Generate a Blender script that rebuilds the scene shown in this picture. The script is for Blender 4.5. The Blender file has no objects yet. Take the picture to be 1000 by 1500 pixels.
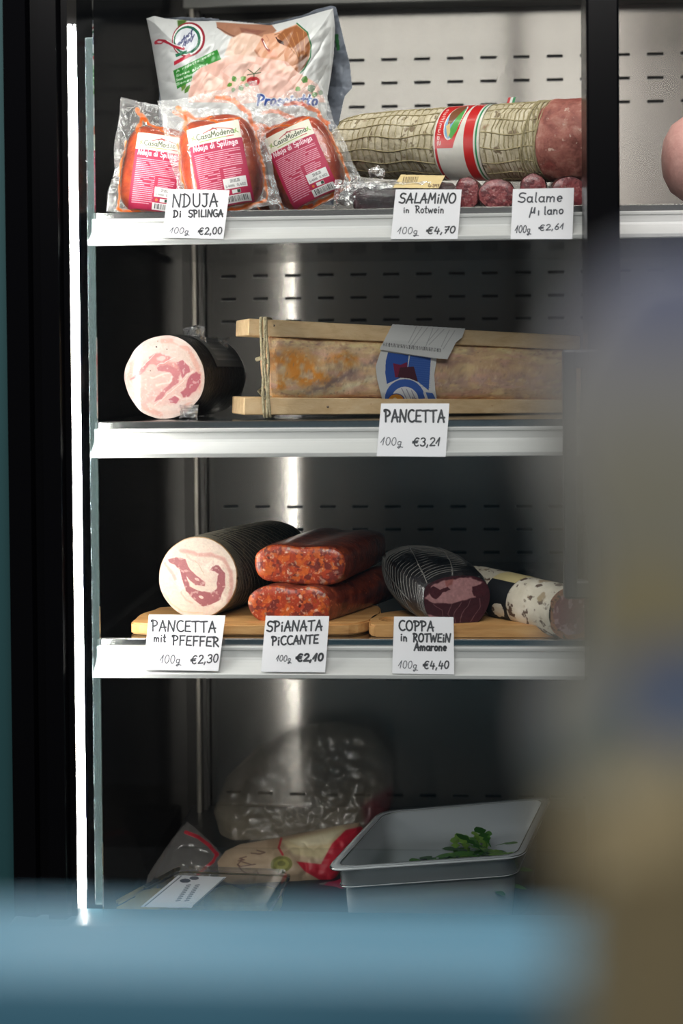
import bpy, bmesh, math, random
import numpy as np
from mathutils import Vector, Matrix, noise as mnoise
random.seed(7); rng = np.random.default_rng(7)
sc = bpy.context.scene
COL = sc.collection

# ------------------------------------------------------------------ camera, world, lamps, exposure
H = 1.45                      # camera height
D = 1.84                      # camera to the shelf fronts (plane Y = 0)
F = 50 / 36 * 1500
YAW, PITCH, ROLL, SHIFT = 0.0604, math.radians(1.1), -0.0085, -170 / 1500
cd = bpy.data.cameras.new('camera'); cam = bpy.data.objects.new('camera', cd); COL.objects.link(cam)
cd.lens = 50; cd.sensor_width = 36; cd.shift_y = SHIFT; cd.clip_start = 0.02
CAMM = (Matrix.Translation((0, -D, H)) @ Matrix.Rotation(YAW, 4, 'Z') @
        Matrix.Rotation(math.pi / 2 - PITCH, 4, 'X') @ Matrix.Rotation(ROLL, 4, 'Z'))
cam.matrix_world = CAMM
cd.dof.use_dof = True; cd.dof.focus_distance = 1.97; cd.dof.aperture_fstop = 3.6
sc.camera = cam
w = bpy.data.worlds.new('world'); sc.world = w; w.use_nodes = True
w.node_tree.nodes['Background'].inputs[0].default_value = (0.66, 0.68, 0.72, 1)
w.node_tree.nodes['Background'].inputs[1].default_value = 0.12
sc.view_settings.view_transform = 'Standard'; sc.view_settings.look = 'None'
sc.view_settings.gamma = 1; sc.view_settings.use_curve_mapping = False
sc.view_settings.exposure = 0.0
sc.cycles.transparent_max_bounces = 32
sc.cycles.max_bounces = 8
LED_POWER, CANOPY_POWER, SHOP_POWER, BACK_POWER = 185.0, 13.5, 55.0, 38.0
def area(name, loc, target, sx, sy, power, color):
    ld = bpy.data.lights.new(name, 'AREA'); ld.shape = 'RECTANGLE'; ld.size = sx; ld.size_y = sy
    ld.energy = power; ld.color = color
    o = bpy.data.objects.new(name, ld); COL.objects.link(o)
    o.location = loc
    o.rotation_euler = (Vector(target) - Vector(loc)).to_track_quat('-Z', 'Y').to_euler()
    return o
area('added_fill_behind', (-0.2, -3.0, H + 1.7), (0, -.4, H - 0.3), 2.2, 0.8, BACK_POWER, (1.0, 0.97, 0.93))  # extra fill lamp, added to brighten the pouch and the goods' fronts
area('shop_ceiling_lamp', (-0.15, -.95, H + 1.7), (0, 0.1, H - 0.3), 2.2, 0.8, SHOP_POWER, (1.0, 0.97, 0.93))

# ------------------------------------------------------------------ helpers: projection
R3 = CAMM.to_3x3(); CO = Vector((0, -D, H))
def ray(px, py):
    return (R3 @ Vector(((px - 500) / F, (750 - py) / F + SHIFT * 1500 / F, -1))).normalized()
def at(px, py, Y):
    d = ray(px, py); return CO + d * ((Y + D) / d.y)
def atz(px, py, Z):
    d = ray(px, py); return CO + d * ((Z - H) / d.z)
def atplane(px, py, P, n):
    d = ray(px, py); return CO + d * ((P - CO).dot(n) / d.dot(n))
R3n = np.array(R3)
def rays_np(X, Y):
    d = np.stack([(X - 500) / F, (750 - Y) / F + SHIFT * 1500 / F, -np.ones_like(X)], -1)
    return d @ R3n.T
COn = np.array(CO)
def plane_np(X, Y, P, n, h=0.0):           # points on the pixel rays at height h above a plane
    d = rays_np(X, Y); n = np.array(n); P = np.array(P)
    t = ((P - COn) @ n + h) / (d @ n)
    return COn + d * t[..., None]

# ------------------------------------------------------------------ helpers: objects
def prop(o, label=None, cat=None, group=None, kind=None):
    if label: o['label'] = label
    if cat: o['category'] = cat
    if group: o['group'] = group
    if kind: o['kind'] = kind
    return o
def thing(name, label, cat, loc=(0, 0, 0), group=None, mat=None):
    o = bpy.data.objects.new(name, None); COL.objects.link(o)
    o.matrix_world = mat if mat is not None else Matrix.Translation(loc)
    o.empty_display_size = 0.02
    return prop(o, label, cat, group)
def root_of(o):
    while o.parent: o = o.parent
    return o
def obj(name, V, Fc, mats, parent=None, smooth=True, mi=None, col=None, local=False, label=None):
    V = np.asarray(V, dtype=float).reshape(-1, 3)
    if parent is not None and not local:
        M = np.array(root_of(parent).matrix_basis.inverted())
        V = V @ M[:3, :3].T + M[:3, 3]
    base = None
    if parent is None:
        base = np.array([(V[:, 0].min() + V[:, 0].max()) / 2, (V[:, 1].min() + V[:, 1].max()) / 2, V[:, 2].min()])
        V = V - base
    me = bpy.data.meshes.new(name)
    me.from_pydata(V.tolist(), [], [list(map(int, f)) for f in Fc])
    if not isinstance(mats, (list, tuple)): mats = [mats]
    for m in mats: me.materials.append(m)
    if mi is not None: me.polygons.foreach_set('material_index', np.asarray(mi, dtype=np.int32))
    if smooth: me.polygons.foreach_set('use_smooth', np.ones(len(me.polygons), dtype=bool))
    if col is not None:
        a = me.color_attributes.new('Col', 'FLOAT_COLOR', 'POINT')
        c = np.ones((len(V), 4)); c[:, :col.shape[1]] = col
        a.data.foreach_set('color', c.ravel())
    me.update()
    o = bpy.data.objects.new(name, me); COL.objects.link(o)
    if parent is not None: o.parent = parent
    else: o.location = base
    if label: o['label'] = label
    return o
class MB:                                   # collects shapes into one mesh
    def __init__(s): s.V = []; s.F = []; s.M = []; s.n = 0
    def add(s, V, Fc, m=0):
        V = np.asarray(V, dtype=float).reshape(-1, 3)
        s.V.append(V); s.F += [[i + s.n for i in f] for f in Fc]; s.M += [m] * len(Fc); s.n += len(V)
        return s
    def build(s, name, mats, parent=None, **k):
        return obj(name, np.concatenate(s.V), s.F, mats, parent, mi=s.M, **k)
def box(x0, x1, y0, y1, z0, z1, bev=0.0, seg=2):
    bm = bmesh.new(); bmesh.ops.create_cube(bm, size=1)
    for v in bm.verts:
        v.co = Vector(((x0 + x1) / 2 + v.co.x * (x1 - x0), (y0 + y1) / 2 + v.co.y * (y1 - y0), (z0 + z1) / 2 + v.co.z * (z1 - z0)))
    if bev > 0: bmesh.ops.bevel(bm, geom=bm.edges[:], offset=bev, segments=seg, affect='EDGES', profile=0.5)
    bm.verts.index_update()
    r = ([v.co.copy() for v in bm.verts], [[v.index for v in f.verts] for f in bm.faces]); bm.free(); return r
def skin(rings, closed=True, caps=(True, True)):
    rings = [np.asarray(r, dtype=float) for r in rings]; n = len(rings[0]); V = np.concatenate(rings); Fc = []
    m = n if closed else n - 1
    for k in range(len(rings) - 1):
        for i in range(m):
            j = (i + 1) % n
            Fc.append([k * n + i, k * n + j, (k + 1) * n + j, (k + 1) * n + i])
    if caps[0]: Fc.append(list(range(n))[::-1])
    if caps[1]: Fc.append([(len(rings) - 1) * n + i for i in range(n)])
    return V, Fc
def tube(pts, r, seg=6, closed=False, flat=None):
    pts = [Vector(p) for p in pts]; rings = []; n = len(pts); up = Vector((0, 0, 1))
    for i, p in enumerate(pts):
        a = pts[(i - 1) % n] if (closed or i > 0) else p
        b = pts[(i + 1) % n] if (closed or i < n - 1) else p
        t = (b - a).normalized()
        s = t.cross(up)
        if s.length < 0.05: s = t.cross(Vector((1, 0, 0)))
        s.normalize(); q = s.cross(t).normalized()
        rr = r[i] if hasattr(r, '__len__') else r
        rings.append([p + (s * math.cos(2 * math.pi * k / seg) + q * math.sin(2 * math.pi * k / seg)) * rr for k in range(seg)])
    if closed: rings.append(rings[0])
    return skin(rings, True, (not closed, not closed))
def extrude_x(profile, x0, x1):             # closed (y, z) profile swept along X
    return skin([[(x0, y, z) for y, z in profile], [(x1, y, z) for y, z in profile]])
def extrude_z(profile, z0, z1):
    return skin([[(x, y, z0) for x, y in profile], [(x, y, z1) for x, y in profile]])
def resample(P, n):
    P = np.asarray(P, dtype=float); Q = np.vstack([P, P[:1]])
    # Catmull-Rom smoothing of a closed outline
    m = len(P); out = []
    for i in range(m):
        p0, p1, p2, p3 = P[(i - 1) % m], P[i], P[(i + 1) % m], P[(i + 2) % m]
        for t in np.linspace(0, 1, 12, endpoint=False):
            out.append(0.5 * ((2 * p1) + (-p0 + p2) * t + (2 * p0 - 5 * p1 + 4 * p2 - p3) * t * t + (-p0 + 3 * p1 - 3 * p2 + p3) * t ** 3))
    out = np.array(out); Q = np.vstack([out, out[:1]])
    L = np.r_[0, np.cumsum(np.linalg.norm(np.diff(Q, axis=0), axis=1))]
    s = np.linspace(0, L[-1], n, endpoint=False)
    return np.stack([np.interp(s, L, Q[:, k]) for k in range(Q.shape[1])], -1)
def ellipse_px(cx, cy, rx, ry, n=16, rot=0, p=2.0):
    o = []
    for k in range(n):
        a = 2 * math.pi * k / n; c, s = math.cos(a), math.sin(a)
        x = rx * abs(c) ** (2 / p) * (1 if c >= 0 else -1); y = ry * abs(s) ** (2 / p) * (1 if s >= 0 else -1)
        o.append((cx + x * math.cos(rot) - y * math.sin(rot), cy + x * math.sin(rot) + y * math.cos(rot)))
    return o
def bump_np(V, scale, amp, seed=0):
    V = np.asarray(V, dtype=float).copy()
    for i in range(len(V)):
        p = Vector(V[i] * scale) + Vector((seed * 7.3, seed * 3.1, 0))
        V[i] += np.array(mnoise.noise_vector(p)) * amp
    return V

# ------------------------------------------------------------------ helpers: painting (surface print as point colours)
def lin(c):
    c = np.asarray(c, dtype=float) / 255.0
    return np.where(c <= 0.04045, c / 12.92, ((c + 0.055) / 1.055) ** 2.4)
def L4(c): return tuple(lin(c)) + (1.0,)
def vnoise(X, Y, scale, seed=0):
    g = np.random.default_rng(seed).random((64, 64)); x = X / scale + 13.7; y = Y / scale + 5.1
    xi = np.floor(x).astype(int); yi = np.floor(y).astype(int); fx = x - xi; fy = y - yi
    fx = fx * fx * (3 - 2 * fx); fy = fy * fy * (3 - 2 * fy)
    a = g[yi % 64, xi % 64]; b = g[yi % 64, (xi + 1) % 64]; c = g[(yi + 1) % 64, xi % 64]; d = g[(yi + 1) % 64, (xi + 1) % 64]
    return (a * (1 - fx) + b * fx) * (1 - fy) + (c * (1 - fx) + d * fx) * fy
def fbm(X, Y, scale, seed=0, o=3):
    r = 0; t = 0
    for k in range(o): r = r + vnoise(X, Y, scale / 2 ** k, seed + k) / 2 ** k; t += 1 / 2 ** k
    return r / t
def inside(X, Y, P):
    P = np.asarray(P, dtype=float); r = np.zeros(X.shape, dtype=bool); n = len(P)
    for i in range(n):
        x0, y0 = P[i]; x1, y1 = P[(i + 1) % n]
        if y0 == y1: continue
        c = ((y0 > Y) != (y1 > Y)) & (X < (x1 - x0) * (Y - y0) / (y1 - y0) + x0)
        r ^= c
    return r
def segdist(X, Y, P, closed=False):
    P = np.asarray(P, dtype=float); d = np.full(X.shape, 1e9); n = len(P)
    for i in range(n if closed else n - 1):
        a = P[i]; b = P[(i + 1) % n]; ab = b - a; l = max(ab @ ab, 1e-9)
        t = np.clip(((X - a[0]) * ab[0] + (Y - a[1]) * ab[1]) / l, 0, 1)
        d = np.minimum(d, np.hypot(X - a[0] - ab[0] * t, Y - a[1] - ab[1] * t))
    return d
class Cv:
    def __init__(s, x0, y0, x1, y1, res, base):
        s.nx = int((x1 - x0) * res) + 1; s.ny = int((y1 - y0) * res) + 1
        s.X, s.Y = np.meshgrid(np.linspace(x0, x1, s.nx), np.linspace(y0, y1, s.ny))
        s.C = np.ones((s.ny, s.nx, 3)) * np.asarray(base, dtype=float); s.mask = np.ones(s.X.shape, dtype=bool)
        s.A = np.ones(s.X.shape); s.wx = np.zeros(s.X.shape); s.wy = np.zeros(s.X.shape)
    def warp(s, amp, scale, seed=0):
        s.wx = (fbm(s.X, s.Y, scale, seed) - .5) * 2 * amp; s.wy = (fbm(s.X, s.Y, scale, seed + 9) - .5) * 2 * amp; return s
    def blend(s, m, col, al=1.0, a=None):
        m = np.clip(m * al, 0, 1)[..., None]; s.C = s.C * (1 - m) + np.asarray(col, dtype=float) * m
        if a is not None: s.A = s.A * (1 - m[..., 0]) + a * m[..., 0]
    def poly(s, P, col, al=1.0, soft=0, a=None):
        x, y = s.X + s.wx, s.Y + s.wy; m = inside(x, y, P).astype(float)
        if soft > 0:
            d = segdist(x, y, P, True); m = np.clip(0.5 + np.where(m > 0, d, -d) / soft, 0, 1)
        s.blend(m, col, al, a); return s
    def line(s, P, wd, col, al=1.0, soft=.6, a=None, closed=False):
        d = segdist(s.X + s.wx, s.Y + s.wy, P, closed); s.blend(np.clip((wd / 2 - d) / soft + .5, 0, 1), col, al, a); return s
    def ell(s, cx, cy, rx, ry, col, al=1.0, rot=0, soft=0, a=None):
        return s.poly(ellipse_px(cx, cy, rx, ry, 28, rot), col, al, soft, a)
    def grain(s, amp, scale, seed=3):
        s.C = np.clip(s.C * (1 + (fbm(s.X, s.Y, scale, seed)[..., None] - .5) * 2 * amp), 0, 255); return s
    def spots(s, scale, th, col, al=1.0, seed=5, within=None, o=2):
        m = np.clip((fbm(s.X, s.Y, scale, seed, o) - th) * 12, 0, 1)
        if within is not None: m = m * within
        s.blend(m, col, al); return s
    def text(s, t, x0, x1, yb0, yb1, h, wd, col, slant=0.0, al=1.0):
        for P in text_strokes(t, x0, x1, yb0, yb1, h, slant): s.line(P, wd, col, al)
        return s
    def cut(s, P): s.mask &= inside(s.X, s.Y, P); return s
    def mesh(s, pts, name, mats, parent, local=False, smooth=True, label=None):
        idx = np.arange(s.nx * s.ny).reshape(s.ny, s.nx)
        ok = s.mask[:-1, :-1] & s.mask[1:, :-1] & s.mask[:-1, 1:] & s.mask[1:, 1:]
        f = np.stack([idx[:-1, :-1][ok], idx[1:, :-1][ok], idx[1:, 1:][ok], idx[:-1, 1:][ok]], -1)
        used = np.unique(f); mp = np.full(s.nx * s.ny, -1); mp[used] = np.arange(len(used))
        V = pts.reshape(-1, 3)[used]; c = lin(s.C.reshape(-1, 3)[used])
        c = np.concatenate([c, s.A.reshape(-1, 1)[used]], 1)
        return obj(name, V, mp[f].tolist(), mats, parent, col=c, local=local, smooth=smooth, label=label)

# ------------------------------------------------------------------ a hand-drawn stroke alphabet
def arc(cx, cy, rx, ry, a0, a1, n=10):
    return [(cx + rx * math.cos(math.radians(a0 + (a1 - a0) * k / n)), cy + ry * math.sin(math.radians(a0 + (a1 - a0) * k / n))) for k in range(n + 1)]
G = {
 'A': (.75, [[(.02, 0), (.38, 1)], [(.38, 1), (.66, 0)], [(.12, .35), (.72, .38)]]),
 'B': (.65, [[(.1, 0), (.1, 1)], arc(.1, .75, .4, .25, 90, -90), arc(.1, .25, .5, .25, 90, -90)]),
 'C': (.7, [arc(.45, .5, .4, .5, 60, 310, 14)]),
 'D': (.75, [[(.15, 1), (.12, 0)], [(.0, .95)] + arc(.15, .5, .5, .5, 85, -90) + [(.0, .0)]]),
 'E': (.62, [[(.6, .98), (.12, .95), (.06, .05), (.6, .03)], [(.1, .5), (.5, .52)]]),
 'F': (.6, [[(.1, 0), (.1, .95)], [(.05, .97), (.6, 1)], [(.1, .5), (.5, .53)]]),
 'G': (.72, [arc(.42, .5, .38, .5, 60, 330, 14) + [(.72, .42), (.45, .42)]]),
 'I': (.3, [[(.15, 0), (.15, 1)]]),
 'J': (.55, [[(.1, .98), (.55, .98)], [(.42, .98), (.42, .3)] + arc(.22, .25, .2, .25, 0, -150)]),
 'L': (.55, [[(.15, 1), (.08, .03), (.55, .05)]]),
 'M': (.85, [[(.03, 0), (.15, 1), (.42, .35), (.7, 1), (.8, 0)]]),
 'N': (.78, [[(.03, 0), (.12, 1), (.6, 0), (.75, 1)]]),
 'O': (.78, [arc(.38, .5, .35, .5, 90, 460, 18)]),
 'P': (.65, [[(.15, 0), (.15, .98)], [(.0, .85)] + arc(.15, .72, .45, .28, 110, -90)]),
 'R': (.68, [[(.12, 0), (.12, .98)], [(.0, .9)] + arc(.12, .74, .42, .26, 110, -90), [(.2, .48), (.65, 0)]]),
 'S': (.65, [[(.62, .92)] + arc(.36, .75, .28, .24, 60, 260, 9) + arc(.34, .26, .28, .26, 80, -130, 10) + [(.02, .1)]]),
 'T': (.72, [[(.36, 0), (.36, .95)], [(.0, .93), (.72, .98)]]),
 'U': (.72, [[(.08, 1), (.08, .35)] + arc(.36, .32, .28, .32, 180, 360) + [(.64, 1)]]),
 'V': (.7, [[(.02, 1), (.33, 0), (.66, 1)]]),
 'W': (.98, [[(.02, 1), (.22, 0), (.46, .75), (.7, 0), (.95, 1)]]),
 'Z': (.65, [[(.05, .97), (.6, .97), (.05, .03), (.65, .03)]]),
 'H': (.7, [[(.1, 0), (.1, 1)], [(.6, 0), (.6, 1)], [(.1, .5), (.6, .5)]]),
 'a': (.55, [arc(.26, .28, .22, .28, 60, 400, 12), [(.47, .55), (.46, .05), (.55, .0)]]),
 'b': (.52, [[(.08, 1), (.08, 0)], arc(.26, .28, .2, .27, 180, -160, 12)]),
 'c': (.48, [arc(.28, .28, .22, .28, 60, 310, 10)]),
 'd': (.55, [arc(.25, .28, .2, .28, 60, 400, 12), [(.47, 1), (.47, 0)]]),
 'e': (.5, [[(.06, .28), (.45, .33)] + arc(.26, .3, .2, .28, 10, 310, 12)]),
 'f': (.4, [[(.4, .95), (.25, .95), (.18, .8), (.18, 0)], [(.0, .55), (.38, .55)]]),
 'g': (.6, [arc(.26, .3, .2, .24, 60, 400, 12), [(.46, .5), (.44, -.15), (.25, -.35), (.1, -.22), (.3, -.12), (.75, -.2)]]),
 'i': (.28, [[(.14, 0), (.14, .55)], [(.13, .8), (.17, .84)]]),
 'j': (.3, [[(.18, .55), (.18, -.2), (.0, -.3)], [(.17, .8), (.2, .84)]]),
 'l': (.26, [[(.12, 1), (.12, .05), (.22, 0)]]),
 'm': (.82, [[(.06, .55), (.06, 0)], [(.06, .35), (.2, .55), (.36, .45), (.37, 0)], [(.37, .35), (.54, .55), (.7, .45), (.71, 0)]]),
 'n': (.55, [[(.08, .55), (.08, 0)], [(.08, .35), (.26, .56), (.44, .42), (.45, 0)]]),
 'o': (.52, [arc(.26, .28, .21, .28, 90, 460, 14)]),
 'p': (.55, [[(.1, .55), (.06, -.35)], arc(.28, .28, .2, .27, 160, -160, 12)]),
 'r': (.42, [[(.08, .55), (.08, 0)], [(.08, .3), (.2, .52), (.4, .52)]]),
 's': (.42, [[(.38, .5), (.2, .56), (.08, .42), (.36, .2), (.22, 0), (.03, .06)]]),
 't': (.42, [[(.2, .95), (.17, .1), (.25, 0), (.36, .05)], [(.02, .6), (.38, .62)]]),
 'u': (.55, [[(.08, .55), (.08, .15), (.22, 0), (.42, .15), (.44, .55)], [(.44, .55), (.46, 0)]]),
 'v': (.48, [[(.03, .55), (.22, 0), (.44, .55)]]),
 'w': (.75, [[(.03, .55), (.18, 0), (.36, .45), (.54, 0), (.7, .55)]]),
 'y': (.48, [[(.03, .55), (.22, .05)], [(.44, .55), (.15, -.35)]]), 'h': (.55, [[(.08, 1), (.08, 0)], [(.08, .35), (.26, .56), (.44, .42), (.45, 0)]]), 'k': (.5, [[(.08, 1), (.08, 0)], [(.4, .55), (.08, .25), (.42, 0)]]),
 '8': (.6, [arc(.3, .75, .2, .24, 0, 360, 12), arc(.3, .26, .25, .26, 0, 360, 12)]), '9': (.6, [arc(.3, .72, .22, .26, 0, 360, 12), [(.5, .7), (.4, 0)]]),
 'z': (.45, [[(.05, .53), (.4, .53), (.05, .02), (.42, .02)]]),
 'µ': (.7, [[(.22, 1), (.0, -.3)], [(.16, .6), (.22, .3), (.4, .35), (.52, 1)], [(.52, 1), (.5, .25)]]),
 'ı': (.25, [[(.1, .55), (.1, 0)]]),
 '0': (.62, [arc(.3, .5, .26, .5, 90, 460, 16)]),
 '1': (.48, [[(.0, .3), (.36, 1), (.3, 0)]]),
 '2': (.62, [arc(.3, .74, .24, .26, 160, -20, 9) + [(.05, .02), (.62, .04)]]),
 '3': (.6, [arc(.27, .75, .24, .25, 150, -80, 9), arc(.27, .26, .28, .27, 85, -150, 10)]),
 '4': (.62, [[(.2, 1), (.04, .35), (.58, .35)], [(.45, .7), (.4, -.05)]]),
 '5': (.6, [[(.55, .98), (.15, .98), (.1, .55)] + arc(.28, .3, .26, .3, 110, -150, 10)]),
 '6': (.6, [[(.45, 1), (.15, .5)] + arc(.3, .26, .22, .26, 160, 500, 14)]),
 '7': (.58, [[(.05, .95), (.55, .98), (.2, 0)], [(.15, .5), (.48, .52)]]),
 ',': (.25, [[(.14, .12), (.06, -.18)]]),
 '.': (.22, [[(.1, .0), (.13, .04)]]),
 '€': (.8, [arc(.5, .5, .32, .5, 55, 305, 12), [(.0, .58), (.6, .62)], [(.0, .4), (.55, .42)]]),
 '-': (.4, [[(.05, .4), (.35, .4)]]), '!': (.2, [[(.1, 1), (.1, .3)], [(.1, .05), (.1, .0)]]),
 ' ': (.4, []),
}
def text_strokes(t, x0, x1, yb0, yb1, h, slant=0.0):
    tot = sum(G[c][0] for c in t) + .12 * (len(t) - 1); k = (x1 - x0) / tot; x = 0; out = []
    for c in t:
        wd, st = G[c]
        for S in st:
            P = []
            for gx, gy in S:
                u = (x + gx) * k; P.append((x0 + u + slant * gy * h, yb0 + (yb1 - yb0) * u / (x1 - x0) - gy * h))
            out.append(P)
        x += wd + .12
    return out

# ------------------------------------------------------------------ helpers: materials
def newmat(name):
    m = bpy.data.materials.new(name); m.use_nodes = True; nt = m.node_tree; nt.nodes.clear()
    out = nt.nodes.new('ShaderNodeOutputMaterial'); return m, nt, out
def ND(nt, t, **k):
    n = nt.nodes.new(t)
    for a, b in k.items():
        if a in n.inputs: n.inputs[a].default_value = b
        else: setattr(n, a, b)
    return n
def ramp(nt, fac, stops):
    r = nt.nodes.new('ShaderNodeValToRGB'); e = r.color_ramp.elements
    while len(e) < len(stops): e.new(0.5)
    for el, (p, c) in zip(e, stops): el.position = p; el.color = L4(c)
    nt.links.new(fac, r.inputs[0]); return r.outputs[0]
def plain(name, c, rough=.5, metal=0., coat=0., spec=.5, bump=0., bscale=200., aniso=None):
    m, nt, out = newmat(name)
    p = ND(nt, 'ShaderNodeBsdfPrincipled'); p.inputs['Base Color'].default_value = L4(c)
    p.inputs['Roughness'].default_value = rough; p.inputs['Metallic'].default_value = metal
    p.inputs['Coat Weight'].default_value = coat; p.inputs['Coat Roughness'].default_value = .12
    p.inputs['Specular IOR Level'].default_value = spec
    if bump:
        tc = ND(nt, 'ShaderNodeTexCoord'); nz = ND(nt, 'ShaderNodeTexNoise', Scale=bscale, Detail=4.); b = ND(nt, 'ShaderNodeBump', Strength=bump, Distance=.002)
        nt.links.new(tc.outputs['Object'], nz.inputs['Vector']); nt.links.new(nz.outputs[0], b.inputs['Height']); nt.links.new(b.outputs[0], p.inputs['Normal'])
    nt.links.new(p.outputs[0], out.inputs[0]); return m
def printed(name, rough=.45, coat=.0, bump=0., bscale=300., spec=.5):
    m, nt, out = newmat(name); p = ND(nt, 'ShaderNodeBsdfPrincipled', Roughness=rough)
    p.inputs['Coat Weight'].default_value = coat; p.inputs['Coat Roughness'].default_value = .1; p.inputs['Specular IOR Level'].default_value = spec
    a = ND(nt, 'ShaderNodeAttribute', attribute_name='Col'); nt.links.new(a.outputs['Color'], p.inputs['Base Color'])
    if bump:
        tc = ND(nt, 'ShaderNodeTexCoord'); nz = ND(nt, 'ShaderNodeTexNoise', Scale=bscale, Detail=3.); b = ND(nt, 'ShaderNodeBump', Strength=bump, Distance=.002)
        nt.links.new(tc.outputs['Object'], nz.inputs['Vector']); nt.links.new(nz.outputs[0], b.inputs['Height']); nt.links.new(b.outputs[0], p.inputs['Normal'])
    nt.links.new(p.outputs[0], out.inputs[0]); return m
def noisy(name, stops, scale=30., rough=.5, coat=0., bump=.3, bscale=120., stretch=(1, 1, 1), detail=6., kind='noise', spots=None, dist=0.3, bdist=.003):
    m, nt, out = newmat(name); p = ND(nt, 'ShaderNodeBsdfPrincipled', Roughness=rough)
    p.inputs['Coat Weight'].default_value = coat; p.inputs['Coat Roughness'].default_value = .12
    tc = ND(nt, 'ShaderNodeTexCoord'); mp = ND(nt, 'ShaderNodeMapping'); mp.inputs['Scale'].default_value = stretch
    nt.links.new(tc.outputs['Object'], mp.inputs[0])
    if kind == 'noise':
        nz = ND(nt, 'ShaderNodeTexNoise', Scale=scale, Detail=detail, Roughness=.62, Distortion=dist); fac = nz.outputs[0]
    else:
        nz = ND(nt, 'ShaderNodeTexVoronoi', Scale=scale, Randomness=1.0); fac = nz.outputs['Distance']
    nt.links.new(mp.outputs[0], nz.inputs['Vector']); c = ramp(nt, fac, stops)
    for sp in (spots or []):                 # (scale, threshold, colour, kind)
        if sp[3] == 'v':
            dn = ND(nt, 'ShaderNodeTexNoise', Scale=sp[0] * 1.5, Detail=2.)
            nt.links.new(mp.outputs[0], dn.inputs['Vector'])
            ad = ND(nt, 'ShaderNodeMix', data_type='VECTOR'); ad.inputs[0].default_value = .06
            nt.links.new(mp.outputs[0], ad.inputs[4]); nt.links.new(dn.outputs['Color'], ad.inputs[5])
            v = ND(nt, 'ShaderNodeTexVoronoi', Scale=sp[0]); nt.links.new(ad.outputs[1], v.inputs['Vector']); f2 = v.outputs['Distance']
            mk = ramp(nt, f2, [(max(sp[1] - .06, 0), (255, 255, 255)), (sp[1] + .04, (0, 0, 0))])
        else:
            v = ND(nt, 'ShaderNodeTexNoise', Scale=sp[0], Detail=3.); nt.links.new(mp.outputs[0], v.inputs['Vector']); f2 = v.outputs[0]
            mk = ramp(nt, f2, [(sp[1], (0, 0, 0)), (min(sp[1] + .06, 1), (255, 255, 255))])
        mx = ND(nt, 'ShaderNodeMix', data_type='RGBA'); nt.links.new(mk, mx.inputs[0]); nt.links.new(c, mx.inputs[6]); mx.inputs[7].default_value = L4(sp[2]); c = mx.outputs[2]
    nt.links.new(c, p.inputs['Base Color'])
    if bump:
        bz = ND(nt, 'ShaderNodeTexNoise', Scale=bscale, Detail=4.); nt.links.new(mp.outputs[0], bz.inputs['Vector'])
        b = ND(nt, 'ShaderNodeBump', Strength=bump, Distance=bdist); nt.links.new(bz.outputs[0], b.inputs['Height']); nt.links.new(b.outputs[0], p.inputs['Normal'])
    nt.links.new(p.outputs[0], out.inputs[0]); return m
def film(name, haze=.08, color=(225, 225, 225), attr=False, gloss=.55, bump=.35, bscale=90., rough=.06, tint=(255, 255, 255)):
    m, nt, out = newmat(name)
    tr = ND(nt, 'ShaderNodeBsdfTransparent'); tr.inputs[0].default_value = L4(tint)
    df = ND(nt, 'ShaderNodeBsdfDiffuse'); df.inputs[0].default_value = L4(color)
    gl = ND(nt, 'ShaderNodeBsdfGlossy', Roughness=rough); gl.inputs[0].default_value = (1, 1, 1, 1)
    m1 = ND(nt, 'ShaderNodeMixShader'); m1.inputs[0].default_value = haze
    nt.links.new(tr.outputs[0], m1.inputs[1]); nt.links.new(df.outputs[0], m1.inputs[2])
    if attr:
        a = ND(nt, 'ShaderNodeAttribute', attribute_name='Col'); nt.links.new(a.outputs['Color'], df.inputs[0]); nt.links.new(a.outputs['Alpha'], m1.inputs[0])
    fr = ND(nt, 'ShaderNodeFresnel', IOR=1.5); mu = ND(nt, 'ShaderNodeMath', operation='MULTIPLY'); mu.inputs[1].default_value = gloss * 2
    nt.links.new(fr.outputs[0], mu.inputs[0])
    if bump:
        tc = ND(nt, 'ShaderNodeTexCoord'); nz = ND(nt, 'ShaderNodeTexNoise', Scale=bscale, Detail=3., Distortion=1.); b = ND(nt, 'ShaderNodeBump', Strength=bump, Distance=.004)
        nt.links.new(tc.outputs['Object'], nz.inputs['Vector']); nt.links.new(nz.outputs[0], b.inputs['Height'])
        nt.links.new(b.outputs[0], gl.inputs['Normal']); nt.links.new(b.outputs[0], fr.inputs['Normal'])
    m2 = ND(nt, 'ShaderNodeMixShader'); nt.links.new(mu.outputs[0], m2.inputs[0]); nt.links.new(m1.outputs[0], m2.inputs[1]); nt.links.new(gl.outputs[0], m2.inputs[2])
    nt.links.new(m2.outputs[0], out.inputs[0]); return m
def emis(name, c, s):
    m, nt, out = newmat(name); e = ND(nt, 'ShaderNodeEmission', Strength=s); e.inputs[0].default_value = L4(c)
    nt.links.new(e.outputs[0], out.inputs[0]); return m
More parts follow.
